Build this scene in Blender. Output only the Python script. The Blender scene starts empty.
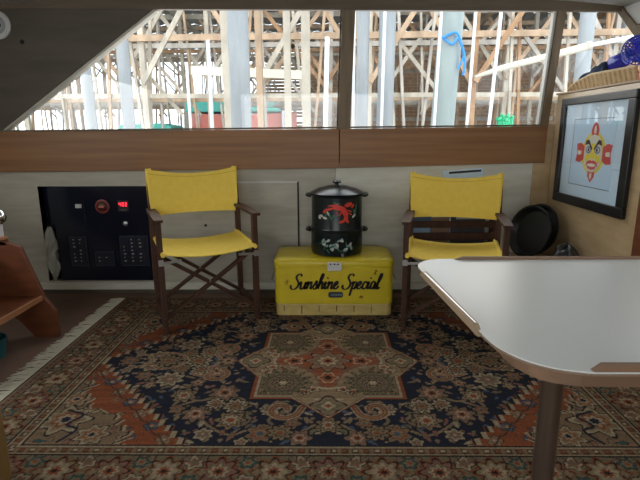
import bpy, bmesh, math, random
import numpy as np
from mathutils import Vector, Matrix
random.seed(7)
S = bpy.context.scene
COL = S.collection
R = math.radians

# ---------------------------------------------------------------- camera, world, lights, exposure
cam_data = bpy.data.cameras.new('camera'); cam = bpy.data.objects.new('camera', cam_data); COL.objects.link(cam)
cam_data.sensor_width = 36.0; cam_data.lens = 36.0 * 480 / 640; cam_data.clip_start = 0.02; cam_data.clip_end = 200
P, RO, YW = R(12.6), R(0.3), R(0.8)
f = Vector((-math.sin(YW) * math.cos(P), math.cos(YW) * math.cos(P), -math.sin(P)))
r0 = Vector((math.cos(YW), math.sin(YW), 0)); u0 = r0.cross(f)
rr = r0 * math.cos(RO) - u0 * math.sin(RO); uu = u0 * math.cos(RO) + r0 * math.sin(RO)
m3 = Matrix((rr, uu, -f)).transposed()
cam.matrix_world = Matrix.Translation((0, 0, 1.04)) @ m3.to_4x4()
S.camera = cam

w = bpy.data.worlds.new('overcast_sky'); S.world = w; w.use_nodes = True
bg = w.node_tree.nodes['Background']; bg.inputs[0].default_value = (0.86, 0.94, 1.0, 1); bg.inputs[1].default_value = 3.0

def area(name, loc, rot, sx, sy, power, color):
    d = bpy.data.lights.new(name, 'AREA'); d.shape = 'RECTANGLE'; d.size = sx; d.size_y = sy
    d.energy = power; d.color = color
    o = bpy.data.objects.new(name, d); COL.objects.link(o); o.location = loc; o.rotation_euler = rot
    return o
# daylight through the aft door and the side windows behind the camera
area('aft_door_daylight', (-0.3, -2.35, 1.15), (R(90), 0, 0), 2.2, 1.0, 11, (1.0, 0.94, 0.84))
area('port_window_daylight', (-2.5, 0.2, 1.35), (0, R(-90), 0), 0.6, 2.4, 13, (1.0, 0.96, 0.88))
# daylight falling in through the forward side of the boat
area('front_window_daylight', (-0.3, 3.25, 1.55), (R(-65), 0, 0), 3.2, 0.6, 14, (1.0, 0.98, 0.93))

S.view_settings.view_transform = 'Standard'; S.view_settings.look = 'None'
S.view_settings.gamma = 1; S.view_settings.use_curve_mapping = False
S.view_settings.exposure = 0.0

# ---------------------------------------------------------------- materials
MATS = {}
def mat(name, color, rough=0.6, metal=0.0, vary=0.0, scale=(8, 8, 8), color2=None, bump=0.0, spec=None, emit=None, coat=0.0, detail=4):
    if name in MATS: return MATS[name]
    m = bpy.data.materials.new(name); m.use_nodes = True; nt = m.node_tree
    b = nt.nodes['Principled BSDF']
    b.inputs['Base Color'].default_value = (*color, 1); b.inputs['Roughness'].default_value = rough
    b.inputs['Metallic'].default_value = metal
    if spec is not None: b.inputs['Specular IOR Level'].default_value = spec
    if coat: b.inputs['Coat Weight'].default_value = coat; b.inputs['Coat Roughness'].default_value = 0.15
    if emit:
        b.inputs['Emission Color'].default_value = (*emit[0], 1); b.inputs['Emission Strength'].default_value = emit[1]
    if vary or bump or color2:
        tc = nt.nodes.new('ShaderNodeTexCoord'); mp = nt.nodes.new('ShaderNodeMapping'); mp.inputs['Scale'].default_value = scale
        n = nt.nodes.new('ShaderNodeTexNoise'); n.inputs['Scale'].default_value = 1.0; n.inputs['Detail'].default_value = detail
        nt.links.new(tc.outputs['Object'], mp.inputs[0]); nt.links.new(mp.outputs[0], n.inputs['Vector'])
        c2 = color2 if color2 else tuple(c * (1 - vary) for c in color)
        cr = nt.nodes.new('ShaderNodeValToRGB')
        cr.color_ramp.elements[0].position = 0.35; cr.color_ramp.elements[1].position = 0.65
        cr.color_ramp.elements[0].color = (*c2, 1); cr.color_ramp.elements[1].color = (*color, 1)
        nt.links.new(n.outputs['Fac'], cr.inputs[0]); nt.links.new(cr.outputs[0], b.inputs['Base Color'])
        if bump:
            bp = nt.nodes.new('ShaderNodeBump'); bp.inputs['Strength'].default_value = bump; bp.inputs['Distance'].default_value = 0.01
            nt.links.new(n.outputs['Fac'], bp.inputs['Height']); nt.links.new(bp.outputs[0], b.inputs['Normal'])
    MATS[name] = m
    return m

M_trim = mat('varnished_trim_wood', (0.32, 0.155, 0.062), 0.42, color2=(0.235, 0.108, 0.042), scale=(1.5, 40, 40), spec=0.4)
M_post = mat('weathered_frame_wood', (0.205, 0.148, 0.090), 0.6, color2=(0.14, 0.10, 0.06), scale=(30, 30, 3))
M_dark = mat('dark_wood_panel', (0.092, 0.076, 0.052), 0.6, color2=(0.066, 0.052, 0.035), scale=(3, 14, 14))
M_white = mat('white_laminate', (0.70, 0.69, 0.61), 0.5, color2=(0.60, 0.59, 0.51), scale=(5, 5, 30))
M_grey = mat('aged_white_laminate', (0.50, 0.47, 0.39), 0.55, color2=(0.43, 0.40, 0.325), scale=(5, 5, 30))
M_head = mat('dark_header_wood', (0.135, 0.098, 0.062), 0.6, color2=(0.10, 0.072, 0.045), scale=(3, 30, 30))
M_line = mat('black_gap', (0.01, 0.01, 0.01), 0.8)
M_tan = mat('tan_plywood', (0.56, 0.41, 0.235), 0.33, color2=(0.47, 0.335, 0.185), scale=(6, 6, 25), spec=0.5, coat=0.5)
M_ceil = mat('ceiling_vinyl', (0.36, 0.36, 0.34), 0.7)
M_floor = mat('brown_floor', (0.20, 0.12, 0.085), 0.6, color2=(0.15, 0.085, 0.06), scale=(3, 3, 3), bump=0.1)
M_yel = mat('yellow_canvas', (0.96, 0.71, 0.12), 0.85, color2=(0.92, 0.66, 0.10), scale=(30, 30, 30), bump=0.08)
M_chair = mat('brown_stained_wood', (0.085, 0.036, 0.021), 0.55, color2=(0.05, 0.022, 0.014), scale=(25, 25, 4), spec=0.3)
M_steel = mat('dull_steel', (0.5, 0.5, 0.5), 0.35, 0.9)
M_chrome = mat('polished_chrome', (0.8, 0.8, 0.8), 0.12, 1.0)
M_cool = mat('yellow_enamel', (0.68, 0.54, 0.025), 0.35, color2=(0.60, 0.46, 0.02), scale=(9, 9, 9), spec=0.5)
M_cream = mat('cream_plastic', (0.62, 0.48, 0.17), 0.5, color2=(0.50, 0.37, 0.12), scale=(14, 14, 30))
M_rust = mat('rust_stain', (0.16, 0.07, 0.02), 0.9)
M_black = mat('black_paint', (0.012, 0.012, 0.013), 0.4)
M_letter = mat('black_lettering', (0.010, 0.009, 0.008), 0.6)
M_table = mat('white_table_laminate', (0.82, 0.85, 0.84), 0.27, spec=0.5)
M_rail = mat('table_rail_wood', (0.30, 0.18, 0.11), 0.5, color2=(0.22, 0.13, 0.08), scale=(3, 30, 30))
M_edge = mat('table_edge_band', (0.27, 0.19, 0.13), 0.45)
M_pole = mat('brushed_brown_metal', (0.22, 0.175, 0.14), 0.3, 0.8, color2=(0.15, 0.12, 0.095), scale=(40, 40, 2))
M_stair = mat('orange_teak', (0.17, 0.048, 0.014), 0.5, color2=(0.115, 0.031, 0.010), scale=(8, 25, 25))
M_stairedge = mat('pale_teak_edge', (0.36, 0.16, 0.07), 0.5)
M_panel = mat('navy_gloss_panel', (0.006, 0.009, 0.020), 0.16, spec=0.5)
M_panel2 = mat('navy_subpanel', (0.012, 0.015, 0.028), 0.3)
M_mark = mat('white_marking', (0.55, 0.55, 0.52), 0.6)
M_bag = mat('white_plastic_bag', (0.50, 0.50, 0.45), 0.45, color2=(0.36, 0.36, 0.31), scale=(14, 14, 10), bump=0.8)
M_wick = mat('wicker', (0.62, 0.40, 0.19), 0.65, color2=(0.42, 0.25, 0.10), scale=(20, 20, 60))
M_wickl = mat('pale_wicker', (0.74, 0.58, 0.36), 0.65)
M_cobalt = mat('cobalt_plastic', (0.02, 0.03, 0.42), 0.25, spec=0.6)
M_navy = mat('navy_cloth', (0.02, 0.035, 0.085), 0.9, bump=0.3, vary=0.3, scale=(20, 20, 20))
M_red = mat('red_plastic', (0.65, 0.02, 0.02), 0.4)
M_enam = mat('black_enamel', (0.006, 0.013, 0.015), 0.26, spec=0.45)
M_blackpan = mat('black_pan', (0.012, 0.013, 0.014), 0.28, spec=0.5)
M_paper = mat('blue_white_paper', (0.62, 0.80, 0.95), 0.7)
M_matb = mat('pale_blue_mat', (0.54, 0.74, 0.92), 0.7)
M_inkline = mat('mat_bevel_line', (0.12, 0.18, 0.25), 0.8)
M_frame = mat('black_picture_frame', (0.008, 0.008, 0.009), 0.3, spec=0.4)
M_sp = mat('speaker_white', (0.62, 0.62, 0.60), 0.5)

def glass_mat():
    m = bpy.data.materials.new('window_glass'); m.use_nodes = True; nt = m.node_tree; nt.nodes.clear()
    out = nt.nodes.new('ShaderNodeOutputMaterial'); mx = nt.nodes.new('ShaderNodeMixShader')
    tr = nt.nodes.new('ShaderNodeBsdfTransparent'); gl = nt.nodes.new('ShaderNodeBsdfGlossy'); gl.inputs['Roughness'].default_value = 0.02
    lw = nt.nodes.new('ShaderNodeLayerWeight'); pw = nt.nodes.new('ShaderNodeMath'); pw.operation = 'POWER'; pw.inputs[1].default_value = 4.0
    ml = nt.nodes.new('ShaderNodeMath'); ml.operation = 'MULTIPLY_ADD'; ml.inputs[1].default_value = 0.9; ml.inputs[2].default_value = 0.035
    nt.links.new(lw.outputs['Facing'], pw.inputs[0]); nt.links.new(pw.outputs[0], ml.inputs[0]); nt.links.new(ml.outputs[0], mx.inputs[0]); nt.links.new(tr.outputs[0], mx.inputs[1]); nt.links.new(gl.outputs[0], mx.inputs[2])
    nt.links.new(mx.outputs[0], out.inputs[0]); return m
M_glass = glass_mat()

# ---------------------------------------------------------------- mesh helpers
class MB:
    def __init__(s): s.bm = bmesh.new()
    def box(s, x0, x1, y0, y1, z0, z1):
        vs = [s.bm.verts.new(c) for c in ((x0,y0,z0),(x1,y0,z0),(x1,y1,z0),(x0,y1,z0),(x0,y0,z1),(x1,y0,z1),(x1,y1,z1),(x0,y1,z1))]
        for q in ((0,3,2,1),(4,5,6,7),(0,1,5,4),(1,2,6,5),(2,3,7,6),(3,0,4,7)): s.bm.faces.new([vs[i] for i in q])
        return s
    def hexa(s, pts):   # 8 points ordered like box
        vs = [s.bm.verts.new(c) for c in pts]
        for q in ((0,3,2,1),(4,5,6,7),(0,1,5,4),(1,2,6,5),(2,3,7,6),(3,0,4,7)): s.bm.faces.new([vs[i] for i in q])
        return s
    def bar(s, a, b, w, h, up=(0, 0, 1)):
        a, b = Vector(a), Vector(b); d = (b - a).normalized(); u = Vector(up)
        if abs(d.dot(u)) > 0.98: u = Vector((0, 1, 0))
        x = d.cross(u).normalized() * (w / 2); y = x.cross(d).normalized() * (h / 2)
        return s.hexa([a-x-y, b-x-y, b+x-y, a+x-y, a-x+y, b-x+y, b+x+y, a+x+y])
    def tube(s, pts, r, n=10, closed=False):
        pts = [Vector(p) for p in pts]; rings = []; N = len(pts)
        rad = r if isinstance(r, (list, tuple)) else [r] * N
        prev = None
        for i, p in enumerate(pts):
            if closed: d = (pts[(i+1) % N] - pts[i-1]).normalized()
            else: d = (pts[min(i+1, N-1)] - pts[max(i-1, 0)]).normalized()
            if prev is None:
                a = Vector((0, 0, 1)) if abs(d.z) < 0.9 else Vector((1, 0, 0))
                x = d.cross(a).normalized()
            else:
                x = (prev - d * prev.dot(d)).normalized()
            prev = x; y = d.cross(x)
            rings.append([s.bm.verts.new(p + (x * math.cos(2*math.pi*k/n) + y * math.sin(2*math.pi*k/n)) * rad[i]) for k in range(n)])
        for i in range(N if closed else N - 1):
            A, B = rings[i], rings[(i+1) % N]
            for k in range(n): s.bm.faces.new((A[k], A[(k+1) % n], B[(k+1) % n], B[k]))
        if not closed:
            s.bm.faces.new(rings[0][::-1]); s.bm.faces.new(rings[-1])
        return s
    def lathe(s, prof, n=32, M=None):   # prof: list (r, z)
        rings = []
        for r, z in prof:
            if r < 1e-6: rings.append([s.bm.verts.new((0, 0, z))])
            else: rings.append([s.bm.verts.new((r*math.cos(2*math.pi*k/n), r*math.sin(2*math.pi*k/n), z)) for k in range(n)])
        new = [v for g in rings for v in g]
        for A, B in zip(rings, rings[1:]):
            for k in range(n):
                k2 = (k+1) % n
                if len(A) == 1 and len(B) == 1: break
                if len(A) == 1: s.bm.faces.new((A[0], B[k2], B[k]))
                elif len(B) == 1: s.bm.faces.new((A[k], A[k2], B[0]))
                else: s.bm.faces.new((A[k], A[k2], B[k2], B[k]))
        if len(rings[0]) > 1: s.bm.faces.new(rings[0][::-1])
        if len(rings[-1]) > 1: s.bm.faces.new(rings[-1])
        if M is not None:
            for v in new: v.co = M @ v.co
        return s
    def prism(s, poly, axis, a, b):   # polygon in the two other axes, extruded a..b along axis
        def mk(p, t):
            if axis == 0: return (t, p[0], p[1])
            if axis == 1: return (p[0], t, p[1])
            return (p[0], p[1], t)
        A = [s.bm.verts.new(mk(p, a)) for p in poly]; B = [s.bm.verts.new(mk(p, b)) for p in poly]
        s.bm.faces.new(A); s.bm.faces.new(B[::-1]); n = len(poly)
        for i in range(n): s.bm.faces.new((A[i], B[i], B[(i+1) % n], A[(i+1) % n]))
        return s
    def grid(s, fn, nu, nv, thick=0.0, cu=False):
        """fn(u,v)->point; a doubled sheet of the given thickness along the surface normal"""
        g = [[Vector(fn(i/nu, j/nv)) for j in range(nv+1)] for i in range(nu+1)]
        def nrm(i, j):
            a = g[min(i+1, nu)][j] - g[max(i-1, 0)][j]; b = g[i][min(j+1, nv)] - g[i][max(j-1, 0)]
            return a.cross(b).normalized()
        T = [[s.bm.verts.new(g[i][j] + nrm(i, j)*thick/2) for j in range(nv+1)] for i in range(nu+1)]
        for i in range(nu):
            for j in range(nv): s.bm.faces.new((T[i][j], T[i+1][j], T[i+1][j+1], T[i][j+1]))
        if thick:
            B = [[s.bm.verts.new(g[i][j] - nrm(i, j)*thick/2) for j in range(nv+1)] for i in range(nu+1)]
            for i in range(nu):
                for j in range(nv): s.bm.faces.new((B[i][j+1], B[i+1][j+1], B[i+1][j], B[i][j]))
            for i in range(nu):
                s.bm.faces.new((T[i][0], B[i][0], B[i+1][0], T[i+1][0])); s.bm.faces.new((T[i+1][nv], B[i+1][nv], B[i][nv], T[i][nv]))
            for j in range(nv):
                s.bm.faces.new((T[0][j+1], B[0][j+1], B[0][j], T[0][j])); s.bm.faces.new((T[nu][j], B[nu][j], B[nu][j+1], T[nu][j+1]))
        return s
    def build(s, name, material, parent=None, bevel=0.0, smooth=False, kind=None, seg=2):
        bmesh.ops.recalc_face_normals(s.bm, faces=s.bm.faces)
        me = bpy.data.meshes.new(name); s.bm.to_mesh(me); s.bm.free(); me.materials.append(material)
        o = bpy.data.objects.new(name, me); COL.objects.link(o)
        if smooth:
            for p in me.polygons: p.use_smooth = True
            me.set_sharp_from_angle(angle=R(38))
        if bevel:
            bv = o.modifiers.new('bevel', 'BEVEL'); bv.width = bevel; bv.segments = seg; bv.limit_method = 'ANGLE'
        if parent is not None: o.parent = parent
        if kind: o['kind'] = kind
        return o

def tag(o, label, cat, group=None, kind=None):
    o['label'] = label; o['category'] = cat
    if group: o['group'] = group
    if kind: o['kind'] = kind
    return o
def thing(name, label, cat, loc=(0, 0, 0), rz=0.0, group=None):
    o = bpy.data.objects.new(name, None); COL.objects.link(o); o.empty_display_size = 0.1
    o.location = loc; o.rotation_euler = (0, 0, rz)
    return tag(o, label, cat, group)
def tree_copy(o, parent=None):
    c = o.copy(); COL.objects.link(c); c.parent = parent
    for ch in list(o.children): tree_copy(ch, c)
    return c
def arc(cx, cy, r, a0, a1, n): return [(cx + r*math.cos(R(a0+(a1-a0)*i/n)), cy + r*math.sin(R(a0+(a1-a0)*i/n))) for i in range(n+1)]
def spline(pts, n=6):
    out = []; L = len(pts)
    for i in range(L-1):
        p0 = Vector(pts[max(i-1, 0)]); p1 = Vector(pts[i]); p2 = Vector(pts[i+1]); p3 = Vector(pts[min(i+2, L-1)])
        for k in range(n):
            t = k/n
            out.append(0.5*((2*p1) + (p2-p0)*t + (2*p0-5*p1+4*p2-p3)*t*t + (3*p1-p0-3*p2+p3)*t**3))
    out.append(Vector(pts[-1])); return out

# ================================================================ SETTING
W = 3.04; SX0 = 1.72
def struct(mb, name, m, **k): return mb.build(name, m, kind='structure', **k)

struct(MB().box(-2.65, 1.9, -2.6, 3.12, -0.06, 0.0), 'floor', M_floor)
# front wall below the windows, with the recess of the switch panel
PX0, PX1, PZ0, PZ1 = -1.845, -1.105, 0.085, 0.715
mb = MB().box(-2.65, PX0, W, W+0.10, 0, 0.84).box(PX1, 0.0585, W, W+0.10, 0, 0.84)
mb.box(PX0, PX1, W, W+0.10, 0, PZ0).box(PX0, PX1, W, W+0.10, PZ1, 0.84).box(PX0, PX1, W+0.09, W+0.10, PZ0, PZ1)
mb.prism([(PX0, PZ1), (PX0-0.001, PZ0), (PX0+0.0, PZ0)], 1, W, W+0.09)
struct(mb, 'wall_front', M_grey)
struct(MB().box(0.060, 1.72, W-0.004, W+0.10, 0, 0.855), 'wall_front_white_panel', M_white)
struct(MB().box(1.285, 1.3465, W-0.012, W-0.004, 0.0, 0.852), 'wall_front_tan_panel', M_tan)
struct(MB().box(-2.6, 1.28, W-0.014, W, 0.028, 0.075), 'baseboard_front', M_white, bevel=0.003)
struct(MB().box(-2.6, 1.28, W-0.010, W, 0.0, 0.028), 'baseboard_front_kick', M_dark)
struct(MB().box(-2.6, SX0, W+0.03, W+0.10, 0.80, 1.06), 'wall_front_backing', M_dark)  # added behind the boards to stop daylight leaking through their seam
struct(MB().box(1.347, SX0, W-0.012, W+0.08, 0.0, 1.085), 'wall_front_corner', M_tan)
# varnished board under the windows, two lengths meeting at a seam
struct(MB().hexa([(-2.6,W-0.03,.802),(0.078,W-0.03,.825),(0.078,W+.1,.825),(-2.6,W+.1,.802),(-2.6,W-0.03,1.052),(0.078,W-0.03,1.062),(0.078,W+.1,1.062),(-2.6,W+.1,1.052)]), 'trim_1', M_trim, bevel=0.002)
struct(MB().hexa([(0.083,W-0.03,.825),(1.345,W-0.03,.852),(1.345,W+.1,.852),(0.083,W+.1,.825),(0.083,W-0.03,1.062),(1.345,W-0.03,1.072),(1.345,W+.1,1.072),(0.083,W+.1,1.062)]), 'trim_2', M_trim, bevel=0.002)
# dark sill strip on top of the board
struct(MB().hexa([(-2.6,W-0.02,1.053),(1.345,W-0.02,1.0735),(1.345,W+.1,1.0735),(-2.6,W+.1,1.053),(-2.6,W-0.02,1.062),(1.345,W-0.02,1.083),(1.345,W+.1,1.083),(-2.6,W+.1,1.062)]), 'trim_3', M_post)
# header over the windows
struct(MB().hexa([(-2.6,W-0.02,1.770),(1.72,W-0.02,1.717),(1.72,W+.035,1.722),(-2.6,W+.035,1.776),(-2.6,W-0.02,1.90),(1.72,W-0.02,1.78),(1.72,W+.035,1.78),(-2.6,W+.035,1.90)]), 'trim_4', M_head)
# diagonal dark panel closing the upper left corner
struct(MB().prism([(-2.65,1.768),(-2.65,0.82),(-2.02,1.058),(-2.012,1.066),(-1.002,1.762)], 1, W-0.012, W+0.05), 'wall_front_corner_panel', M_dark)
struct(MB().hexa([(-2.012,W-0.004,1.052),(-1.0,W-0.004,1.745),(-1.0,W+.055,1.745),(-2.012,W+.055,1.052),(-2.03,W-0.004,1.066),(-1.015,W-0.004,1.764),(-1.015,W+.055,1.764),(-2.03,W+.055,1.066)]), 'trim_5', mat('pale_reveal', (0.5, 0.47, 0.4), 0.5))
struct(MB().box(-2.65, -1.0, W-0.018, W-0.008, 1.768, 1.776), 'trim_6', M_line)
# window posts
def vpost(name, a0, a1, b0, b1, z0, z1, y0, y1, m): return struct(MB().hexa([(a0,y0,z0),(a1,y0,z0),(a1,y1,z0),(a0,y1,z0),(b0,y0,z1),(b1,y0,z1),(b1,y1,z1),(b0,y1,z1)]), name, m, bevel=0.002)
vpost('trim_7', 0.072, 0.146, 0.095, 0.172, 1.06, 1.752, W-0.018, W+.03, M_post)
vpost('trim_8', 0.064, 0.070, 0.085, 0.093, 1.06, 1.748, W-0.01, W+.03, M_line)
vpost('trim_9', 1.308, 1.352, 1.345, 1.394, 1.07, 1.728, W-0.018, W+.03, M_post)
vpost('trim_10', 1.292, 1.306, 1.328, 1.343, 1.07, 1.725, W-0.01, W+.03, mat('pale_seal', (0.5, 0.5, 0.46), 0.5))
def glass(name, pts, y):
    return struct(MB().prism(pts, 1, y, y+0.005), name, M_glass)
glass('window_1', [(-2.01,1.06),(0.07,1.06),(0.09,1.75),(-1.0,1.76)], W+0.031)
glass('window_2', [(0.14,1.06),(1.30,1.07),(1.335,1.73),(0.165,1.745)], W+0.031)
glass('window_3', [(1.35,1.07),(1.70,1.07),(1.72,1.72),(1.39,1.73)], W+0.03)
# starboard side wall, cabinet below, window above with a slanted post
SX = 1.72
struct(MB().box(SX+0.0, SX+0.08, -2.5, W+0.1, 0, 1.262), 'wall_right', M_tan)
struct(MB().box(SX, SX+0.08, -2.5, W+0.1, 1.735, 1.80), 'wall_right_header', M_ceil)
struct(MB().box(SX, SX+0.08, -2.5, -0.2, 1.262, 1.735), 'wall_right_aft', M_ceil)
struct(MB().prism([(W-0.02,1.735),(W+0.04,1.735),(2.76,1.46),(2.50,1.262),(2.43,1.262)], 0, SX-0.012, SX+0.05), 'trim_11', M_post, bevel=0.003)
struct(MB().prism([(W-0.03,1.735),(1.9,1.735),(1.9,1.62),(2.93,1.62)], 0, SX+0.002, SX+0.03), 'trim_12', M_sp)
struct(MB().prism([(-0.2,1.262),(W+0.04,1.262),(W+0.04,1.735),(-0.2,1.735)], 0, SX+0.03, SX+0.035), 'window_4', M_glass)
# port wall, aft wall (behind the camera, with their openings) and ceiling
mb = MB().box(-2.65, -2.6, -2.6, W+.1, 0, 1.05).box(-2.65, -2.6, -2.6, W+.1, 1.68, 1.95).box(-2.65, -2.6, -2.6, -1.1, 1.05, 1.68).box(-2.65, -2.6, 1.5, W+.1, 1.05, 1.68)
struct(mb, 'wall_left', M_grey)
mb = MB().box(-2.65, 1.8, -2.6, -2.55, 0, 0.6).box(-2.65, 1.8, -2.6, -2.55, 1.7, 1.95).box(-2.65, -1.5, -2.6, -2.55, 0.6, 1.7).box(0.9, 1.8, -2.6, -2.55, 0.6, 1.7)
struct(mb, 'wall_back', M_grey)
def ceil_fn(u, v):
    x = -2.66 + u*(1.82+2.66); return (x, -2.62 + v*(W+0.1+2.62), (1.843 - (0.030 if x > 0 else 0.012)*x*x) + 0.0)
struct(MB().grid(ceil_fn, 24, 2, 0.02), 'ceiling', M_ceil)

# the tall plywood cabinet on the right
cb = thing('tall_cabinet', 'tall tan plywood cabinet carrying the framed mask print and the wicker basket', 'cabinet', (1.39, 0, 0))
MB().box(0, 0.325, 1.35, W-0.02, 0.0, 1.252).build('body', M_tan, cb, bevel=0.002)
MB().box(-0.010, 0.325, 1.35, W-0.02, 1.2525, 1.262).build('top', mat('cabinet_top_wood', (0.42, 0.30, 0.2), 0.5), cb, bevel=0.002)
MB().box(-0.008, -0.0005, 2.06, 2.13, 0.0, 1.25).build('edge_strip', M_stair, cb)
MB().lathe([(0.006,0),(0.006,.004),(0.0,.006)], 12, Matrix.Translation((-0.0005,2.985,0.96)) @ Matrix.Rotation(R(-90),4,'Y')).build('screw', M_steel, cb)

# access panel outline let into the wall
ap = thing('access_panel', 'flush laminate access panel between the left chair and the pot', 'panel', (-0.38, W, 0))
MB().box(-0.42, 0.195, -0.005, -0.0005, 0.08, 0.735).build('face', M_grey, ap, bevel=0.001)
mb = MB(); mb.box(0.196, 0.204, -0.0065, -0.0005, 0.29, 0.738); mb.build('right_gap', M_line, ap)
MB().box(-0.42, 0.196, -0.0075, -0.0052, 0.732, 0.742).build('top_bead', M_sp, ap)
MB().lathe([(0.008,0),(0.009,.002),(0.005,.006),(0,.007)], 14, Matrix.Translation((-0.40,-0.005,0.46)) @ Matrix.Rotation(R(90),4,'X')).build('latch', M_black, ap)

# ================================================================ OUTSIDE: covered boathouse
struct(MB().box(-60, 60, 3.6, 120, -0.75, -0.7), 'ground_water', mat('harbour_water', (0.05, 0.07, 0.07), 0.08, spec=0.6))
struct(MB().box(-12, 12, 6.2, 7.6, -0.45, -0.35), 'floor_dock', mat('dock_planks', (0.33, 0.29, 0.24), 0.8, vary=0.3, scale=(2, 30, 2)))
M_tim = [mat('pale_hazed_timber', (0.62, 0.54, 0.43), 0.85, vary=0.3, scale=(6, 6, 3)),  # pale weathered wood, its colour lifted to carry the bright outdoor haze
         mat('warm_timber', (0.58, 0.40, 0.26), 0.85, vary=0.35, scale=(6, 6, 3)),
         mat('grey_timber', (0.56, 0.50, 0.43), 0.85, vary=0.3, scale=(6, 6, 3)),
         mat('orange_timber', (0.48, 0.28, 0.15), 0.85, vary=0.35, scale=(6, 6, 3))]
order = ['nearest', 'second', 'third', 'fourth', 'fifth', 'farthest']
rows = [7.8, 10.2, 13.0, 16.5, 20.5, 25.0]
rt = random.Random(21)
for k, D in enumerate(rows):
    t = thing('timber_truss', 'pale open timber truss frame of the boathouse, %s row seen through the windows' % order[k], 'truss', (0, D, 0), group='boathouse truss frames')
    x0, x1 = -0.74*D, 0.68*D
    n = 6 + k; zt = 2.35 + 0.12*D
    pick = lambda warm: M_tim[rt.choice((1, 3, 1, 2, 0)) if warm else rt.choice((0, 0, 2, 1))]
    xs = [x0 + (x1-x0)*(i+0.5+rt.uniform(-.25, .25))/n for i in range(n)]
    for x in xs:
        MB().bar((x, 0, -0.7), (x+rt.uniform(-.08,.08), 0, zt+0.9), 0.085, 0.085).build('post', pick(x > -1), t)
    MB().bar((x0, -0.08, zt-0.85), (x1, -0.08, zt-0.80), 0.05, 0.09).build('tie_beam', M_tim[(k+1) % 4], t)
    MB().bar((x0, 0.08, zt-.05), (x1, 0.08, zt+0.15), 0.05, 0.12).build('top_chord', M_tim[(k+2) % 4], t)
    MB().bar((x0, 0.05, 1.35+0.035*D), (x1, 0.05, 1.25+0.045*D), 0.05, 0.07).build('lower_rail', M_tim[k % 3], t)
    for i, x in enumerate(xs):
        g = 0.5*(x1-x0)/n
        MB().bar((x, -0.1, zt-1.5), (x+g, -0.1, zt-0.05), 0.04, 0.075).build('brace', pick(x > -1), t)
        MB().bar((x, 0.1, zt-1.5), (x-g, 0.1, zt-0.05), 0.04, 0.075).build('brace', pick(x > -1), t)
        for q in range(3):
            a = x + rt.uniform(-g, g)
            MB().bar((a, -.02+.05*q, 0.3), (a+rt.uniform(-.35,.35), -.02+.05*q, zt), 0.042, 0.05).build('strut', pick(x > -1), t)
        a = x + rt.uniform(-g, g)
        MB().bar((a, .15, 1.1+.03*D), (a+rt.choice((-1, 1))*g*1.5, .15, zt-.3), 0.035, 0.06).build('web_board', pick(x > -1), t)
for k in range(14):
    x = -13 + k*2.05
    tag(MB().bar((x*0.62, 7.0, 3.42+0.25*(k%2)), (x*1.15, 27, 4.9+0.2*(k%3)), 0.07, 0.16).build('roof_purlin', M_tim[k % 4]),
        'long roof purlin running away under the boathouse roof', 'beam', 'boathouse purlins')
# roof sheets: corrugated, with open translucent gaps between the strips
mb = MB()
for k in range(9):
    y0 = 9.5 + k*2.1
    def rf(u, v, y0=y0):
        x = -13 + u*30; return (x, y0 + v*1.95, 4.55 + 0.055*(y0+v*1.95-9) + 0.03*math.sin(x*12))
    mb.grid(rf, 300, 1, 0.01)
struct(mb, 'roof', mat('corrugated_roof', (0.42, 0.40, 0.38), 0.7))
mb = MB()
for k in range(26):
    z = 1.15 + k*0.19
    if k % 7 == 3: continue
    mb.box(-3.5, 20, 29, 29.05, z, z+0.155)
tag(mb.build('boathouse_far_wall', M_tim[3]), 'brown slatted end wall far across the boathouse', 'wall', kind='structure')
struct(MB().box(-1.0, 20, 29.1, 29.2, 1.0, 6.2), 'wall_far_backing', M_tim[2])

# things close outside the windows
def piling(x, y, rad, lean, label, m, z1=3.6):
    mb = MB(); mb.tube([(0, 0, -0.75), (lean*0.5, 0, 1.5), (lean, 0, z1)], rad, 16)
    o = mb.build('dock_piling', m, smooth=True); o.location = (x, y, 0); return tag(o, label, 'piling', 'dock pilings outside the windows')
M_pil = mat('blue_grey_piling', (0.38, 0.395, 0.40), 0.6, color2=(0.30, 0.32, 0.33), scale=(10, 10, 2))
M_pilg = mat('green_grey_piling', (0.36, 0.41, 0.39), 0.6, color2=(0.29, 0.34, 0.33), scale=(10, 10, 2))
piling(-2.15, 4.6, 0.050, -0.10, 'blue-grey dock piling leaning, under the sloped corner of the window', M_pil)
piling(-1.90, 4.7, 0.055, 0.03, 'blue-grey dock piling second from the sloped corner of the window', M_pil)
piling(-0.79, 4.6, 0.095, 0.0, 'broad blue-grey dock piling in the middle of the left window', M_pil)
piling(0.32, 4.6, 0.055, 0.02, 'slim blue-grey dock piling just right of the central window post', M_pil)
piling(0.53, 4.6, 0.075, 0.03, 'thick blue-grey dock piling second from the central window post', M_pil)
piling(1.03, 4.7, 0.110, 0.17, 'broad green-grey dock piling holding the blue rope', M_pilg)
piling(3.02, 6.0, 0.085, 0.0, 'grey piling behind the basket outside the right corner window', M_pil)
M_pipe = mat('white_pipe_paint', (0.82, 0.84, 0.85), 0.4)
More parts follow.
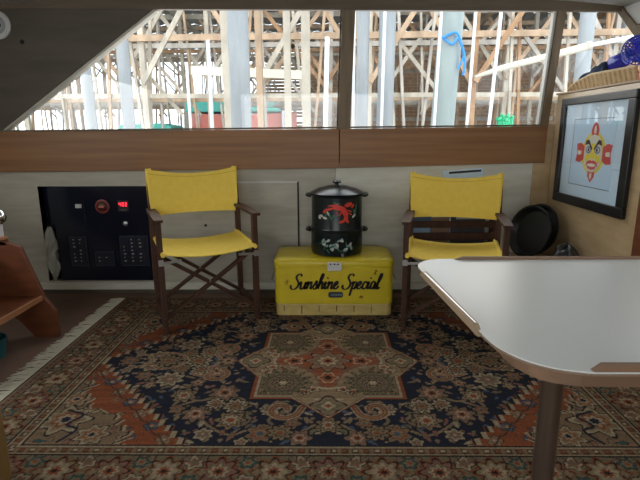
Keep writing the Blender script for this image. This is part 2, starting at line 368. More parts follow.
for x, y, ln, r_, lab, zt_ in ((-1.27, 4.6, 0.0, .014, 'thin white pole left of the red and teal boat', 1.66), (-1.065, 4.6, 0.0, .017, 'short bright white pole standing in front of the teal cover', 1.86),
                     (-0.03, 4.5, 0.04, .022, 'white pole just left of the central window post', 1.86), (0.22, 4.4, 0.03, .011, 'hair-thin white pole right of the central window post', 3.2),
                     (0.45, 4.3, 0.05, .013, 'white pole between the slim and the thick blue-grey pilings', 3.2), (0.90, 4.4, 0.10, .013, 'white pole on the left edge of the green-grey piling', 3.2),
                     (1.19, 4.4, 0.10, .013, 'white pole on the right edge of the green-grey piling', 3.2), (1.36, 4.5, 0.20, .015, 'leaning white pole beside the cream boom', 3.2)):
    o = MB().tube([(0, 0, -0.75), (ln*.6, 0, 1.2), (ln, 0, zt_)], r_, 10).build('white_pole', M_pipe, smooth=True); o.location = (x, y, 0)
    tag(o, lab, 'pole', 'white poles outside the windows')
for i, (x, D, wd, m, lab) in enumerate(((-1.3, 6.6, .10, 0, 'pale square timber post near the left window centre, leftmost of four'), (-0.86, 6.5, .08, 1, 'tan square timber post right of the white pole, second of four'),
        (-0.49, 6.4, .085, 0, 'tan square timber post before the brown boards, third of four'), (-0.26, 6.5, .11, 0, 'pale double timber post near the central window post, rightmost of four'))):
    o = MB().box(-wd/2, wd/2, -wd/2, wd/2, -0.75, 3.4).build('timber_post', M_tim[m]); o.location = (x, D, 0); tag(o, lab, 'post', 'timber posts close outside')
tag(MB().bar((-1.95, 7.3, 1.93), (-0.25, 7.3, 1.85), 0.08, 0.12).build('cream_beam', mat('cream_paint', (0.80, 0.76, 0.60), 0.6)), 'cream painted beam slung level above the red and teal boat', 'beam')
bo = thing('sail_boom', 'cream round boom rising to the right behind the two right windows', 'boom', (0, 5.1, 0))
MB().tube([(1.50, 0, 1.58), (1.75, 0, 1.66), (2.58, 0, 1.86)], [0.014, 0.030, 0.038], 14).build('spar', mat('boom_cream', (0.60, 0.54, 0.42), 0.6), bo, smooth=True)
MB().tube([(2.582, 0, 1.862), (2.62, 0, 1.87)], 0.043, 14).build('end_cap', M_tim[0], bo, smooth=True)
MB().tube([(2.621, 0, 1.872), (3.4, 0, 2.02)], 0.020, 12).build('inner_tube', M_pipe, bo, smooth=True)
rp = thing('blue_rope', 'blue rope looped over and hanging from the green-grey piling', 'rope', (0, 4.585, 0))
M_rope = mat('blue_rope', (0.05, 0.30, 0.75), 0.7)
MB().tube(spline([(1.04, 0, 1.86), (1.15, -.02, 1.90), (1.21, -.01, 1.80), (1.25, 0, 1.66), (1.24, 0, 1.54)]), 0.011, 8).build('hanging_end', M_rope, rp, smooth=True)
MB().tube(spline([(1.04, .02, 1.87), (1.12, -.03, 1.80), (1.17, -.02, 1.85), (1.235, 0.0, 1.72), (1.19, 0, 1.60)]), 0.010, 8).build('loop', M_rope, rp, smooth=True)
# the red boat under a teal cover
bt = thing('moored_boat', 'red hulled boat with teal cover and white radar dome moored in the boathouse', 'boat', (-1.95, 11.6, 0))
def hull(u, v):
    a = math.pi*(0.5 - v); xx = -1.25 + 2.5*u; wdt = 0.8*(1 - abs(2*u-1)**3)
    return (xx, math.sin(a)*wdt, 1.44 + 0.06*(2*u-1)**2 - 2.18*math.cos(a))
MB().grid(hull, 24, 12, 0.03).build('hull', mat('red_hull_paint', (0.70, 0.20, 0.15), 0.4), bt, smooth=True)
MB().prism([(-1.2,1.50),(0.95,1.50),(0.9,1.58),(0.1,1.62),(-.1,1.80),(-1.15,1.84)], 1, -0.6, 0.6).build('cover', mat('teal_canvas', (0.12, 0.56, 0.47), 0.7), bt, bevel=0.03)
MB().lathe([(0.10,1.63),(0.16,1.68),(0.24,1.75),(0.25,1.83),(0.22,1.87),(0,1.90)], 20, Matrix.Translation((.62,0,0.0))).build('radar_dome', M_pipe, bt, smooth=True)
for x in (-0.9, -0.2, 0.5, 1.0): MB().tube([(x, -0.66, 1.0), (x, -0.66, 1.52)], 0.03, 8).build('stanchion', M_pipe, bt, smooth=True)
tag(MB().prism([(-4.7,0.0),(-3.5,0.0),(-3.5,1.20),(-3.8,1.27),(-4.7,1.24)], 1, 11.1, 12.1).build('small_boat_cover', mat('teal_canvas', (0.12, .56, .47), .7), bevel=0.03), 'small teal covered dinghy low at the left of the red boat', 'boat')
gp = MB()
for i in range(14):
    a = random.uniform(-.5, .5); gp.tube(spline([(a*.1, 0, -.74), (a*.16, 0, 1.0), (a*.2, random.uniform(-.05,.05), 1.14+random.uniform(0,.08))], 3), 0.016, 6)
o = gp.build('green_tarp_bundle', mat('bright_green', (0.03, 0.50, 0.22), 0.6), smooth=True); o.location = (1.92, 5.3, 0.0); tag(o, 'bright green bundle of line outside, low beside the right window post', 'rope')

# ================================================================ RUG
RC = (0.005, 2.045); HX, HY, ST = 1.30, 0.875, 0.0038
def rug_colors(nx, ny):
    X = (np.arange(nx+1)/nx*2-1)*HX; Y = (np.arange(ny+1)/ny*2-1)*HY
    X, Y = np.meshgrid(X, Y, indexing='ij'); U, V = np.abs(X), np.abs(Y)
    navy = (.010,.015,.034); rust = (.27,.075,.028); tan = (.27,.185,.105); cream = (.40,.315,.205); rose = (.25,.115,.08); olive = (.165,.14,.075)
    brown = (.075,.042,.025); black = (.016,.013,.011); blue = (.07,.10,.15); dust = (.22,.155,.10); teal = (.04,.10,.095)
    C = np.empty(X.shape+(3,)); C[:] = brown
    def put(mask, c): C[mask] = c
    rng = np.random.RandomState(3)
    def rosette(cx, cy, r, pet, cols, zone=None, rot=0., sq=1.0, A=U, B=V):
        dx, dy = A-cx, (B-cy)*sq; rad = np.hypot(dx, dy); th = np.arctan2(dy, dx)+rot
        e = rad/(r*(1+0.20*np.cos(pet*th)))
        for lim, c in cols:
            m = e < lim
            if zone is not None: m &= zone
            C[m] = c
    def line(pts, wd, c, zone=None, A=U, B=V):
        pts = [np.array(p[:2]) for p in spline([(p[0], p[1], 0) for p in pts], 5)]
        for p, q in zip(pts, pts[1:]):
            d = q-p; L = d@d+1e-12; t = np.clip(((A-p[0])*d[0]+(B-p[1])*d[1])/L, 0, 1)
            m = np.hypot(A-p[0]-t*d[0], B-p[1]-t*d[1]) < wd
            if zone is not None: m &= zone
            C[m] = c
    def leaf(cx, cy, l, wd, ang, cols, zone=None):
        ca, sa = math.cos(ang), math.sin(ang); a = (U-cx)*ca+(V-cy)*sa; b = -(U-cx)*sa+(V-cy)*ca
        e = (a/l)**2 + (b/(wd*(1-0.5*a/l+1e-6).clip(0.2, 1.6)))**2
        for lim, c in cols:
            m = e < lim*lim
            if zone is not None: m &= zone
            C[m] = c
    # --- borders (distance from the outer edge)
    E = np.minimum(HX-U, HY-V)
    along = np.where(HX-U < HY-V, Y, X)
    B_IN = 0.262
    put((E > .012) & (E < .017), cream); put((E >= .017) & (E < .050), dust)
    ph = (along/0.030) % 1; put((E >= .024) & (E < .043) & (np.abs(ph-.5) < .30), rose); put((E >= .029) & (E < .038) & (np.abs(ph-.5) < .12), black)
    put((E >= .050) & (E < .055), black); put((E >= .055) & (E < .205), (.20,.165,.095)); put((E >= .205) & (E < .210), black)
    put((E >= .210) & (E < .214), cream); put((E >= .214) & (E < .247), (.235,.15,.085))
    ph = (along/0.036) % 1; q = (along/0.072) % 1
    put((E >= .220) & (E < .241) & (np.abs(ph-.5) < .30), brown); put((E >= .225) & (E < .236) & (np.abs(ph-.5) < .18) & (q < .5), cream)
    put((E >= .225) & (E < .236) & (np.abs(ph-.5) < .18) & (q >= .5), rust)
    put((E >= .247) & (E < .252), cream); put((E >= .252) & (E < B_IN), black)
    # main border ornament: run along each side with A = distance along, B = depth in the band
    for side in (0, 1):
        if side == 0: A, Bd, L, zone = U, HY-V, HX, (HY-V <= HX-U)
        else: A, Bd, L, zone = V, HX-U, HY, (HX-U < HY-V)
        zone = zone & (E > .056) & (E < .204)
        step = 0.172; n = int(L/step)+2
        vine = .130 + .045*np.sin(A/step*math.pi)
        C[zone & (np.abs(Bd-vine) < .0045)] = black
        v2 = .130 - .050*np.sin(A/step*math.pi+.4)
        C[zone & (np.abs(Bd-v2) < .003)] = olive
        for i in range(n):
            a = i*step
            big = (i % 2 == 0)
            rosette(a, .130, .058, 8, [(1.15, rust), (1.0, black), (.86, rose if big else tan), (.62, olive if big else cream), (.5, cream), (.33, rust), (.16, black)], zone, A=A, B=Bd)
            a2 = a+step/2
            rosette(a2, .085 if i % 2 else .172, .030, 5, [(1.1, black), (.95, cream), (.6, rose), (.3, olive)], zone, A=A, B=Bd)
            rosette(a2, .172 if i % 2 else .085, .026, 6, [(1.1, brown), (.95, teal), (.6, tan), (.3, rust)], zone, A=A, B=Bd)
            for s_ in (-1, 1):
                rosette(a2+s_*.034, .130+s_*.004, .015, 4, [(1.1, brown), (.9, tan)], zone, A=A, B=Bd)
                rosette(a+s_*.058, .070, .013, 3, [(1.1, black), (.9, cream)], zone, A=A, B=Bd)
                rosette(a+s_*.058, .190, .013, 3, [(1.1, black), (.9, dust)], zone, A=A, B=Bd)
    # --- field
    field = E >= B_IN; FX, FY = HX-B_IN, HY-B_IN
    put(field, (.24,.16,.095))
    # stepped navy hexagon: tip at U=1.03, flat top between U<.50
    stp = 0.036
    Vq = np.floor(V/stp)*stp
    lim = 1.02 - np.maximum(Vq-0.0, 0)*0.90
    zig = 0.0*V
    dist = lim + zig - U      # >0 in navy
    bw_ = .200 + .034*np.sin(V*21+.6) + .016*np.sin(V*53)
    put(field & (dist > -bw_), rust); put(field & (dist > -bw_) & (dist < -bw_+.008), black); put(field & (dist > -bw_+.008) & (dist < -bw_+.020), cream)
    corner = field & (dist <= -bw_)
    inv = field & (dist > .012)
    edge = (1.02-V*.90) - U; put(field & (dist > -.018) & (dist <= .0), cream); put(field & (dist > 0) & (dist <= .010), black); put(inv, navy)
    # orange band ornaments
    band = field & (dist > -bw_+.022) & (dist < -.018)
    for i in range(8):
        v = 0.04+i*.078; u = 1.02-v*0.90+.075
        rosette(u, v, .024, 5, [(1.15, black), (1, tan if i % 2 else blue), (.6, rose), (.3, cream)], band)
        line([(u+.03, v-.03), (u-.01, v+.03), (u-.035, v+.055)], .0035, brown, band)
    for i in range(60):
        u, v = rng.uniform(.45, FX), rng.uniform(0, FY)
        leaf(u, v, rng.uniform(.010,.020), .0055, rng.uniform(0, 3.1), [(1.2, brown), (.95, [tan, dust, rose, blue][i % 4])], band)
    # corners
    for i in range(90):
        u, v = rng.uniform(.5, FX), rng.uniform(.0, FY)
        leaf(u, v, rng.uniform(.012,.026), .008, rng.uniform(0, 3.1), [(1.2, brown), (.95, [olive, cream, rose, dust, teal][i % 5])], corner)
    for (u, v, r_) in ((.97,.47,.070), (.83,.56,.045), (1.0,.33,.045), (.99,.19,.030), (.70,.585,.028), (.90,.38,.03)):
        rosette(u, v, r_, 7, [(1.25, black), (1.12, cream), (.9, tan), (.62, rust), (.45, cream), (.25, navy)], corner, rot=.4)
    line([(.93,.60),(.90,.53),(.95,.50),(.92,.44),(.99,.41)], .006, navy, corner); line([(1.02,.27),(.97,.25),(1.0,.21)], .005, blue, corner)
    # --- navy ground arabesques
    vines = [[(.42,.0),(.52,.06),(.60,.02),(.72,.07),(.84,.02),(.95,.04)], [(.30,.36),(.40,.30),(.52,.34),(.58,.24),(.50,.16),(.44,.20)], [(.58,.24),(.68,.22),(.76,.13),(.86,.12)],
             [(.05,.50),(.14,.56),(.24,.50),(.34,.56),(.44,.50),(.50,.42)], [(.10,.46),(.17,.42),(.22,.47),(.18,.52)], [(.52,.34),(.60,.38),(.57,.30)], [(.34,.56),(.30,.45),(.36,.40)], [(.60,.02),(.64,.12),(.58,.16)]]
    for vi, pts in enumerate(vines):
        line(pts, .0062, tan if vi % 2 else dust, inv)
    for i in range(420):
        u, v = rng.uniform(.0, 1.0), rng.uniform(0, .60)
        if u < .34 and v < .34: continue
        leaf(u, v, rng.uniform(.010,.023), rng.uniform(.005,.009), rng.uniform(0, 3.1), [(1.0, [dust, tan, rose, olive, cream, blue, dust][i % 7])], inv)
    ros = [(.50,.10,.050,8),(.66,.045,.042,6),(.80,.05,.040,7),(.92,.0,.034,6),(.42,.28,.048,8),(.58,.30,.040,7),(.68,.17,.048,8),(.80,.14,.030,6),(.50,.43,.040,7),(.36,.47,.044,8),(.22,.40,.030,6),
           (.24,.55,.040,7),(.10,.575,.034,6),(.0,.50,.036,8),(.44,.555,.028,6),(.58,.40,.024,5),(.46,.0,.036,7),(.33,.375,.026,5),(.90,.09,.022,5),(.13,.49,.024,5),(.55,.20,.024,5),(.75,.22,.022,5),(.30,.60,.020,5)]
    pals = [[(1.15, black), (1.0, dust), (.80, rose), (.55, cream), (.35, rust), (.18, black)], [(1.15, black), (1.0, tan), (.72, brown), (.58, cream), (.3, rust)], [(1.15, black), (1.0, cream), (.72, dust), (.4, rose), (.2, cream)], [(1.15, black), (1.0, dust), (.7, rust), (.5, tan), (.25, blue)]]
    for i, (u, v, r_, p) in enumerate(ros): rosette(u, v, r_*1.12, p, pals[i % 4], inv, rot=i*.7)
    # ivory palmettes either side of the medallion and above and below
    for (u, v, r_, c_) in ((.60,.0,.060,cream), (.565,.085,.040,cream), (.66,.075,.036,tan), (.74,.0,.046,tan), (.36,.375,.040,cream), (.17,.545,.038,tan), (.44,.36,.032,cream)):
        rosette(u, v, r_, 9, [(1.2, black), (1.0, c_), (.74, dust), (.60, black), (.50, tan), (.28, rust)], inv, rot=.3)
    for pts in ([(.50,.02),(.53,.07),(.50,.12),(.55,.14),(.60,.12)], [(.66,.02),(.69,.06),(.75,.08),(.79,.05)], [(.82,.02),(.86,.06),(.90,.05)]): line(pts, .0085, cream, inv); line(pts, .0035, rust, inv)
    # paisley hooks beside the lower and upper lobes
    pz = inv
    for k, (wd, c) in enumerate(((.016, cream), (.011, rust), (.004, tan))):
        line([(.10,.385),(.125,.44),(.175,.455),(.215,.42),(.20,.375),(.165,.375),(.155,.40)], wd, c, pz)
        line([(.47,.075),(.44,.12),(.46,.165),(.505,.17),(.53,.14),(.51,.115)], wd*.8, c, pz)
    # --- medallion: square with four pointed lobes
    def oct_(s): 
        sq = np.maximum(U/.300, V/.312) < s
        g = s-1
        hz = (U < .408+g*.3) & (V < .150*s - (np.maximum(U-.30, 0))*1.30 - .0*U) & (U >= .25)
        vz = (V < .455+g*.3) & (U < .150*s - (np.maximum(V-.312, 0))*1.05) & (V >= .25)
        return sq | hz | vz
    put(oct_(1.07), black); put(oct_(1.045), rust); put(oct_(1.0), cream); put(oct_(.955), brown); put(oct_(.94), tan); med = oct_(.93)
    for (cx, cy) in ((.10,.27),(.27,.10),(.06,.25),(.25,.06)): rosette(cx, cy, .024, 5, [(1.2, brown), (1, cream), (.5, rust)], med)
    for i in range(110):
        u, v = rng.uniform(0, .41), rng.uniform(0, .45)
        leaf(u, v, rng.uniform(.008,.016), .006, rng.uniform(0, 3.1), [(1.0, [brown, olive, cream, rust][i % 4])], med)
    rosette(.190, .200, .092, 16, [(1.16, brown), (1.06, olive), (.94, black), (.86, olive), (.70, brown), (.60, dust), (.46, black), (.38, tan), (.2, rust)], med)
    rosette(.190, .200, .092, 6, [(.30, brown), (.18, cream)], med)
    for (cx, cy, r_) in ((.335, .0, .048), (.0, .375, .050)): rosette(cx, cy, r_, 4, [(1.25, black), (1.1, dust), (.8, olive), (.5, cream), (.25, rust)], med)
    rosette(0, 0, .20, 4, [(1.06, cream), (1.0, (.22,.10,.065))], med & (U*V < .0085), rot=0)
    rosette(0, 0, .19, 4, [(1.0, rust)], med & (U*V < .006))
    rosette(0, 0, .085, 8, [(1.1, black), (1.0, tan), (.86, rose), (.66, olive), (.5, cream), (.3, rust), (.14, black)], med)
    for (cx, cy) in ((.0, .155), (.155, .0)): rosette(cx, cy, .036, 5, [(1.1, cream), (.9, rust), (.4, black)], med)
    C[med] *= 1.2
    # hand dyed variation
    nz = rng.uniform(.72, 1.22, (nx+1, ny+1, 1)); low = rng.uniform(.78, 1.1, (1, ny//3+2)).repeat(3, axis=1)[:, :ny+1][..., None]
    C *= nz*low
    fade = np.array([0.25, 0.2, 0.13]) * .25
    C = (C*0.88 + fade*0.12)*0.76
    return X, Y, np.clip(C, 0, 1)

rug = thing('persian_rug', 'large red, navy and cream patterned rug with a star medallion and fringed end', 'rug', (RC[0], RC[1], 0))
nx, ny = int(2*HX/ST), int(2*HY/ST)
X, Y, C = rug_colors(nx, ny)
Z = np.full(X.shape, 0.010); rngz = np.random.RandomState(1); Z += rngz.uniform(-.0006, .0006, X.shape)
Z[0, :] = Z[-1, :] = .001; Z[:, 0] = Z[:, -1] = .001
me = bpy.data.meshes.new('rug_pile'); nvt = (nx+1)*(ny+1)
co = np.stack([X, Y, Z], -1).reshape(-1).astype(np.float32)
idx = np.arange(nvt).reshape(nx+1, ny+1)
quads = np.stack([idx[:-1,:-1], idx[1:,:-1], idx[1:,1:], idx[:-1,1:]], -1).reshape(-1).astype(np.int32)
nf = nx*ny
me.vertices.add(nvt); me.vertices.foreach_set('co', co)
me.loops.add(nf*4); me.loops.foreach_set('vertex_index', quads)
me.polygons.add(nf); me.polygons.foreach_set('loop_start', np.arange(0, nf*4, 4, dtype=np.int32)); me.polygons.foreach_set('loop_total', np.full(nf, 4, dtype=np.int32))
me.update(calc_edges=True); me.validate()
at = me.color_attributes.new('dye', 'FLOAT_COLOR', 'POINT')
at.data.foreach_set('color', np.concatenate([C, np.ones(C.shape[:2]+(1,))], -1).reshape(-1).astype(np.float32))
mr = bpy.data.materials.new('wool_pile'); mr.use_nodes = True; nt = mr.node_tree; b = nt.nodes['Principled BSDF']
b.inputs['Roughness'].default_value = 0.95; b.inputs['Specular IOR Level'].default_value = 0.15
an = nt.nodes.new('ShaderNodeAttribute'); an.attribute_name = 'dye'; nt.links.new(an.outputs['Color'], b.inputs['Base Color'])
me.materials.append(mr); o = bpy.data.objects.new('rug_pile', me); COL.objects.link(o); o.parent = rug
M_fringe = mat('fringe_cotton', (0.62, 0.58, 0.46), 0.95)
for s_ in (-1, 1):
    mb = MB()
    for i in range(330):
        y = -HY + 2*HY*(i+.5)/330; L = random.uniform(.075, .100)*(1 if s_ < 0 else .55); dy = random.uniform(-.028, .028); k = i // 6
        dy += 0.012*math.sin(k*2.3); z = .004+random.uniform(0, .005)
        mb.tube([(s_*(HX-.002), y, .006), (s_*(HX+L*.5), y+dy*.3+random.uniform(-.004,.004), z+.002), (s_*(HX+L), y+dy, .0025)], [.0024, .0022, .0015], 4)
    mb.build('fringe', M_fringe, rug)

# ================================================================ DIRECTOR'S CHAIRS
def make_chair(label):
    t = thing('director_chair', label, 'chair', group="yellow folding director's chairs")
    hw, fy, ry = 0.250, -0.175, 0.175
    for sx in (-1, 1):
        for y in (fy, ry): MB().box(sx*hw-.014, sx*hw+.014, y-.019, y+.019, 0.0, 0.596).build('leg', M_chair, t, bevel=.003)
        # curved flat arm
        def armf(u, v, sx=sx): 
            y = -0.225 + u*0.43; wx = .022 + .005*math.sin(u*math.pi); return (sx*hw + (v-.5)*2*wx, y, 0.605 + .004*math.sin(u*math.pi))
        MB().grid(armf, 14, 3, 0.016).build('arm', M_chair, t, bevel=.002)
        MB().box(sx*hw-.010, sx*hw+.010, fy-.03, ry+.03, 0.055, 0.090).build('bottom_rail', M_chair, t, bevel=.003)
        MB().box(sx*(hw-.024)-.010, sx*(hw-.024)+.010, fy-.012, ry+.025, 0.378, 0.398).build('seat_rail', M_chair, t, bevel=.003)
        MB().bar((sx*hw, ry+.0, .61), (sx*(hw-.003), ry+.022, .834), .022, .022).build('back_post', M_chair, t, bevel=.004)
        b_ = MB(); b_.bar((sx*(hw-.012), fy-.026, .385), (sx*(hw-.10), fy-.026, .392), .004, .014); b_.box(sx*hw-.013, sx*hw+.013, fy-.0225, fy-.0195, .370, .402)
        b_.build('metal_bracket', M_steel, t)
    # crossed braces, front and rear
    for y in (fy+.035, ry-.02):
        MB().bar((-hw+.026, y, .392), (hw-.012, y, .075), .018, .032, up=(0, 1, 0)).build('cross_brace', M_chair, t, bevel=.003)
        MB().bar((hw-.026, y-.02, .392), (-hw+.012, y-.02, .075), .018, .032, up=(0, 1, 0)).build('cross_brace', M_chair, t, bevel=.003)
        MB().tube([(0, y-.032, .245), (0, y+.012, .245)], .007, 10).build('pivot_bolt', M_steel, t, smooth=True)
    def seat(u, v):
        x = (u-.5)*2*.245; sag = (.031-.010*v)*(1-(2*u-1)**2); wy = fy-.045+v*0.395 + .012*(1-(2*u-1)**2)*(1 if v < .5 else -1)
        return (x, wy, 0.434 - sag + 0.010*v)
    MB().grid(seat, 24, 8, .005).build('seat', M_yel, t, smooth=True)
    for sx in (-1, 1): MB().tube([(sx*.240, fy-.045, .430), (sx*.240, ry+.02, .446)], .0115, 10).build('seat_hem', M_yel, t, smooth=True)
    def back(u, v):
        x = (u-.5)*2*.250; c = 1-(2*u-1)**2
        return (x, ry-.012+.020*v + .030*c, .572+.264*v - .033*c*v**2 + .006*c*(1-v))
    MB().grid(back, 24, 8, .006).build('backrest', M_yel, t, smooth=True)
    for sx in (-1, 1): MB().tube([(sx*.2455, ry+.001, .572), (sx*.2455, ry+.020, .838)], .0155, 12).build('back_sleeve', M_yel, t, smooth=True)
    def hem(u, v):
        x, y, z = back(u, 0.90+.012*v); return (x, y-.0045, z)
    MB().grid(hem, 24, 1, .0015).build('hem_stitch', mat('yellow_seam', (0.62, 0.42, 0.05), .9), t, smooth=True)
    return t
c1 = make_chair("yellow canvas director's chair in front of the switch panel, empty seat in full view")
c2 = tree_copy(c1); c2['label'] = "yellow canvas director's chair right of the cooler, partly hidden by the white table"
c1.location = (-0.695, 2.622, 0.0112); c1.rotation_euler.z = R(25)
c2.scale = (.965, .965, .965); c2.location = (0.682, 2.520, 0.0112); c2.rotation_euler.z = R(-13)

# ================================================================ MAGAZINE RACK behind the right chair
rk = thing('magazine_rack', 'dark wooden slatted magazine rack on the wall behind the right chair', 'rack', (0, 0, 0))
MB().box(.50, 1.06, W-.095, W-.080, .458, .498).build('slat', M_chair, rk, bevel=.003)
MB().box(.50, 1.06, W-.095, W-.080, .380, .425).build('slat', M_chair, rk, bevel=.003)
for x in (.50, 1.04): MB().box(x, x+.02, W-.080, W-.0045, .34, .54).build('side', M_chair, rk, bevel=.003)
MB().box(.52, 1.04, W-.080, W-.0045, .34, .352).build('bottom', M_chair, rk)
def mag(x0, x1, z0, z1, y, m, label, tilt=0.0, band=None):
    t = thing('magazine', label, 'magazine', ((x0+x1)/2, y, z0), 0, 'magazines in the rack')
    t.rotation_euler = (R(-3), R(tilt), 0)
    h = (x1-x0)/2
    MB().box(-h, h, -.003, .003, 0, z1-z0).build('cover', m, t)
    if band: MB().box(-h*.7, h*.9, -.0042, -.0031, (z1-z0)*band[0], (z1-z0)*band[1]).build('cover_print', band[2], t)
M_mb = mat('blue_magazine', (0.05, 0.09, 0.18), .4); M_md = mat('dark_magazine', (0.03, 0.03, 0.035), .4); M_mg = mat('grey_magazine', (0.35, 0.35, .33), .5); M_mo = mat('brown_magazine', (0.2, 0.12, .07), .5)
mag(.76, 1.01, .353, .812, W-.030, M_paper, 'white magazine with a black masthead sticking up above the yellow backrest', -4, (.955, .985, M_black))
mag(.53, .66, .353, .53, W-.042, M_mb, 'blue magazine at the left end of the wall rack', 2, (.35, .6, mat('sky_blue_print', (.25, .35, .5), .5)))
mag(.665, .78, .353, .515, W-.045, M_mo, 'brown magazine beside the blue one in the rack', -1)
mag(.785, 1.00, .353, .535, W-.050, M_md, 'dark magazine with a pale title at the right of the wall rack', 0, (.82, .90, M_mg))

# ================================================================ COOLER
CL, CR, CF, CB, CZ = -0.296, 0.378, 2.600, 2.925, 0.0112
cx = (CL+CR)/2; hw = (CR-CL)/2
cl = thing('ice_cooler', 'yellow steel cooler with black script lettering standing on the rug', 'cooler', (cx, CF, CZ))
def rrect(x0, x1, y0, y1, r, n=5):
    return arc(x1-r, y1-r, r, 0, 90, n)+arc(x0+r, y1-r, r, 90, 180, n)+arc(x0+r, y0+r, r, 180, 270, n)+arc(x1-r, y0+r, r, 270, 360, n)
dp = CB-CF
MB().prism(rrect(-hw+.004, hw-.004, .004, dp-.004, .035), 2, 0.0, .072).build('base', M_cream, cl, bevel=.006)
MB().prism(rrect(-hw, hw, 0, dp, .035), 2, .0725, .288).build('body', M_cool, cl, bevel=.003)
mb = MB(); rings = []
for k, (ins, z) in enumerate(((-.003, .2895), (-.004, .305), (-.003, .322), (.006, .333), (.022, .3395), (.05, .341))):
    pts = rrect(-hw+ins, hw-ins, ins, dp-ins, max(.038-ins*.3, .02)); rings.append([mb.bm.verts.new((x, y, z)) for x, y in pts])
for A, B in zip(rings, rings[1:]):
    n = len(A)
    for i in range(n): mb.bm.faces.new((A[i], A[(i+1) % n], B[(i+1) % n], B[i]))
mb.bm.faces.new(rings[0][::-1]); mb.bm.faces.new(rings[-1])
mb.build('lid', M_cool, cl, smooth=True)
lx = 0.003
MB().box(lx-.040, lx+.040, -.014, -.0045, .272, .322).build('latch', M_sp, cl, bevel=.003)
for dx in (-.022, .0, .020): MB().lathe([(.005, 0), (.005, .002), (0, .003)], 10, Matrix.Translation((lx+dx, -.0141, .312)) @ Matrix.Rotation(R(90), 4, 'X')).build('latch_screw', M_black, cl)
bdg = MB().prism(rrect(-.032, .052, .112, .146, .012), 1, -.0045, -.0005).build('badge', mat('blue_black_badge', (0.03, 0.045, 0.06), .3), cl)
mb = MB()
for i in range(7): mb.box(-.014+i*.009, -.009+i*.009, -.0052, -.0046, .124, .134)
mb.build('badge_print', mat('badge_grey', (0.22, .27, .3), .4), bdg)
# brush script
def ribbon(mb, pts, wbase, zf):
    pts = [(p[0], p[1], 0) for p in pts]; sp = spline(pts, 7); N = len(sp); L_, R_ = [], []
    for i, p in enumerate(sp):
        d = sp[min(i+1, N-1)] - sp[max(i-1, 0)]; d.normalize(); nrm = Vector((-d.y, d.x, 0))
        down = abs(d.y); wd = wbase*(0.45+0.75*down) * (0.6 if i in (0, N-1) else 1)
        L_.append(p+nrm*wd); R_.append(p-nrm*wd)
    A = [mb.bm.verts.new(zf(p, 0)) for p in L_]; B = [mb.bm.verts.new(zf(p, 0)) for p in R_]
    A2 = [mb.bm.verts.new(zf(p, 1)) for p in L_]; B2 = [mb.bm.verts.new(zf(p, 1)) for p in R_]
    for i in range(N-1):
        mb.bm.faces.new((A[i], A[i+1], B[i+1], B[i])); mb.bm.faces.new((B2[i], B2[i+1], A2[i+1], A2[i]))
        mb.bm.faces.new((A[i+1], A[i], A2[i], A2[i+1])); mb.bm.faces.new((B[i], B[i+1], B2[i+1], B2[i]))
    mb.bm.faces.new((A[0], B[0], B2[0], A2[0])); mb.bm.faces.new((A[-1], A2[-1], B2[-1], B[-1]))
G = {
 'S': ([[(1.15,1.72),(.98,2.02),(.62,1.98),(.42,1.62),(.62,1.25),(.90,.88),(.92,.38),(.60,.0),(.18,-.02),(-.10,.28),(-.02,.52)]], 1.22),
 'u': ([[(-.12,.55),(.10,1.0),(.10,.5),(.18,.05),(.42,.02),(.68,.4),(.76,.98)], [(.76,.98),(.72,.4),(.82,.0),(1.08,.28)]], 1.02),
 'n': ([[(-.05,.6),(.10,1.0),(.10,.5),(.06,.0)], [(.10,.45),(.34,.92),(.56,.92),(.58,.45),(.66,.02),(.98,.35)]], .92),
 's': ([[(-.05,.25),(.22,.75),(.36,1.12),(.42,.75),(.54,.32),(.36,-.02),(.08,.08)], [(.42,.02),(.70,.18),(.82,.42)]], .76),
 'h': ([[(-.06,.35),(.22,1.1),(.38,1.85),(.24,2.08),(.10,1.6),(.06,.8),(.04,.0)], [(.06,.42),(.32,.94),(.52,.90),(.54,.42),(.62,.02),(.92,.35)]], .86),
 'i': ([[(-.06,.4),(.12,1.0),(.08,.42),(.20,.0),(.52,.36)], [(.20,1.42),(.27,1.58)]], .48),
 'e': ([[(-.04,.32),(.28,.52),(.44,.82),(.30,1.04),(.08,.82),(.02,.42),(.18,.02),(.46,.08),(.74,.42)]], .76),
 'p': ([[(-.05,.65),(.12,1.0),(.10,.3),(.04,-.95)], [(.10,.55),(.30,.96),(.56,.90),(.60,.45),(.40,.02),(.14,.12)], [(.46,.04),(.80,.30)]], .80),
 'c': ([[(.50,.78),(.40,1.02),(.14,.88),(.02,.45),(.16,.02),(.44,.06),(.72,.38)]], .70),
 'a': ([[(.52,.92),(.26,1.04),(.04,.66),(.06,.16),(.28,.02),(.52,.42),(.60,.98)], [(.60,.98),(.56,.38),(.68,.0),(.96,.34)]], .88),
 'l': ([[(-.06,.35),(.24,1.2),(.38,1.85),(.24,2.08),(.10,1.6),(.08,.5),(.20,.0),(.50,.26)]], .5),
}
def write(mb, text, x0, z0, size, yf, slant=.28, gap=.62, thick=.0016, wb=.135, sx=1.0):
    x = 0.0; tot = sum(G[ch][1] if ch != ' ' else gap for ch in text)
    for ch in text:
        if ch == ' ': x += gap; continue
        strokes, adv = G[ch]
        for st in strokes:
            ribbon(mb, [((x+p[0])*1.0+slant*p[1], p[1]) for p in st], wb, lambda p, k: (x0+p.x*size*sx, yf-(thick*k), z0+p.y*size))
        x += adv
    return tot
mb = MB(); size = .043
tot = sum(G[c][1] if c != ' ' else .62 for c in 'Sunshine Special')
write(mb, 'Sunshine Special', -0.245, .163, size, -.0006, sx=(.515/size)/(tot+.35))
mb.build('lettering', M_letter, cl)
mb = MB()
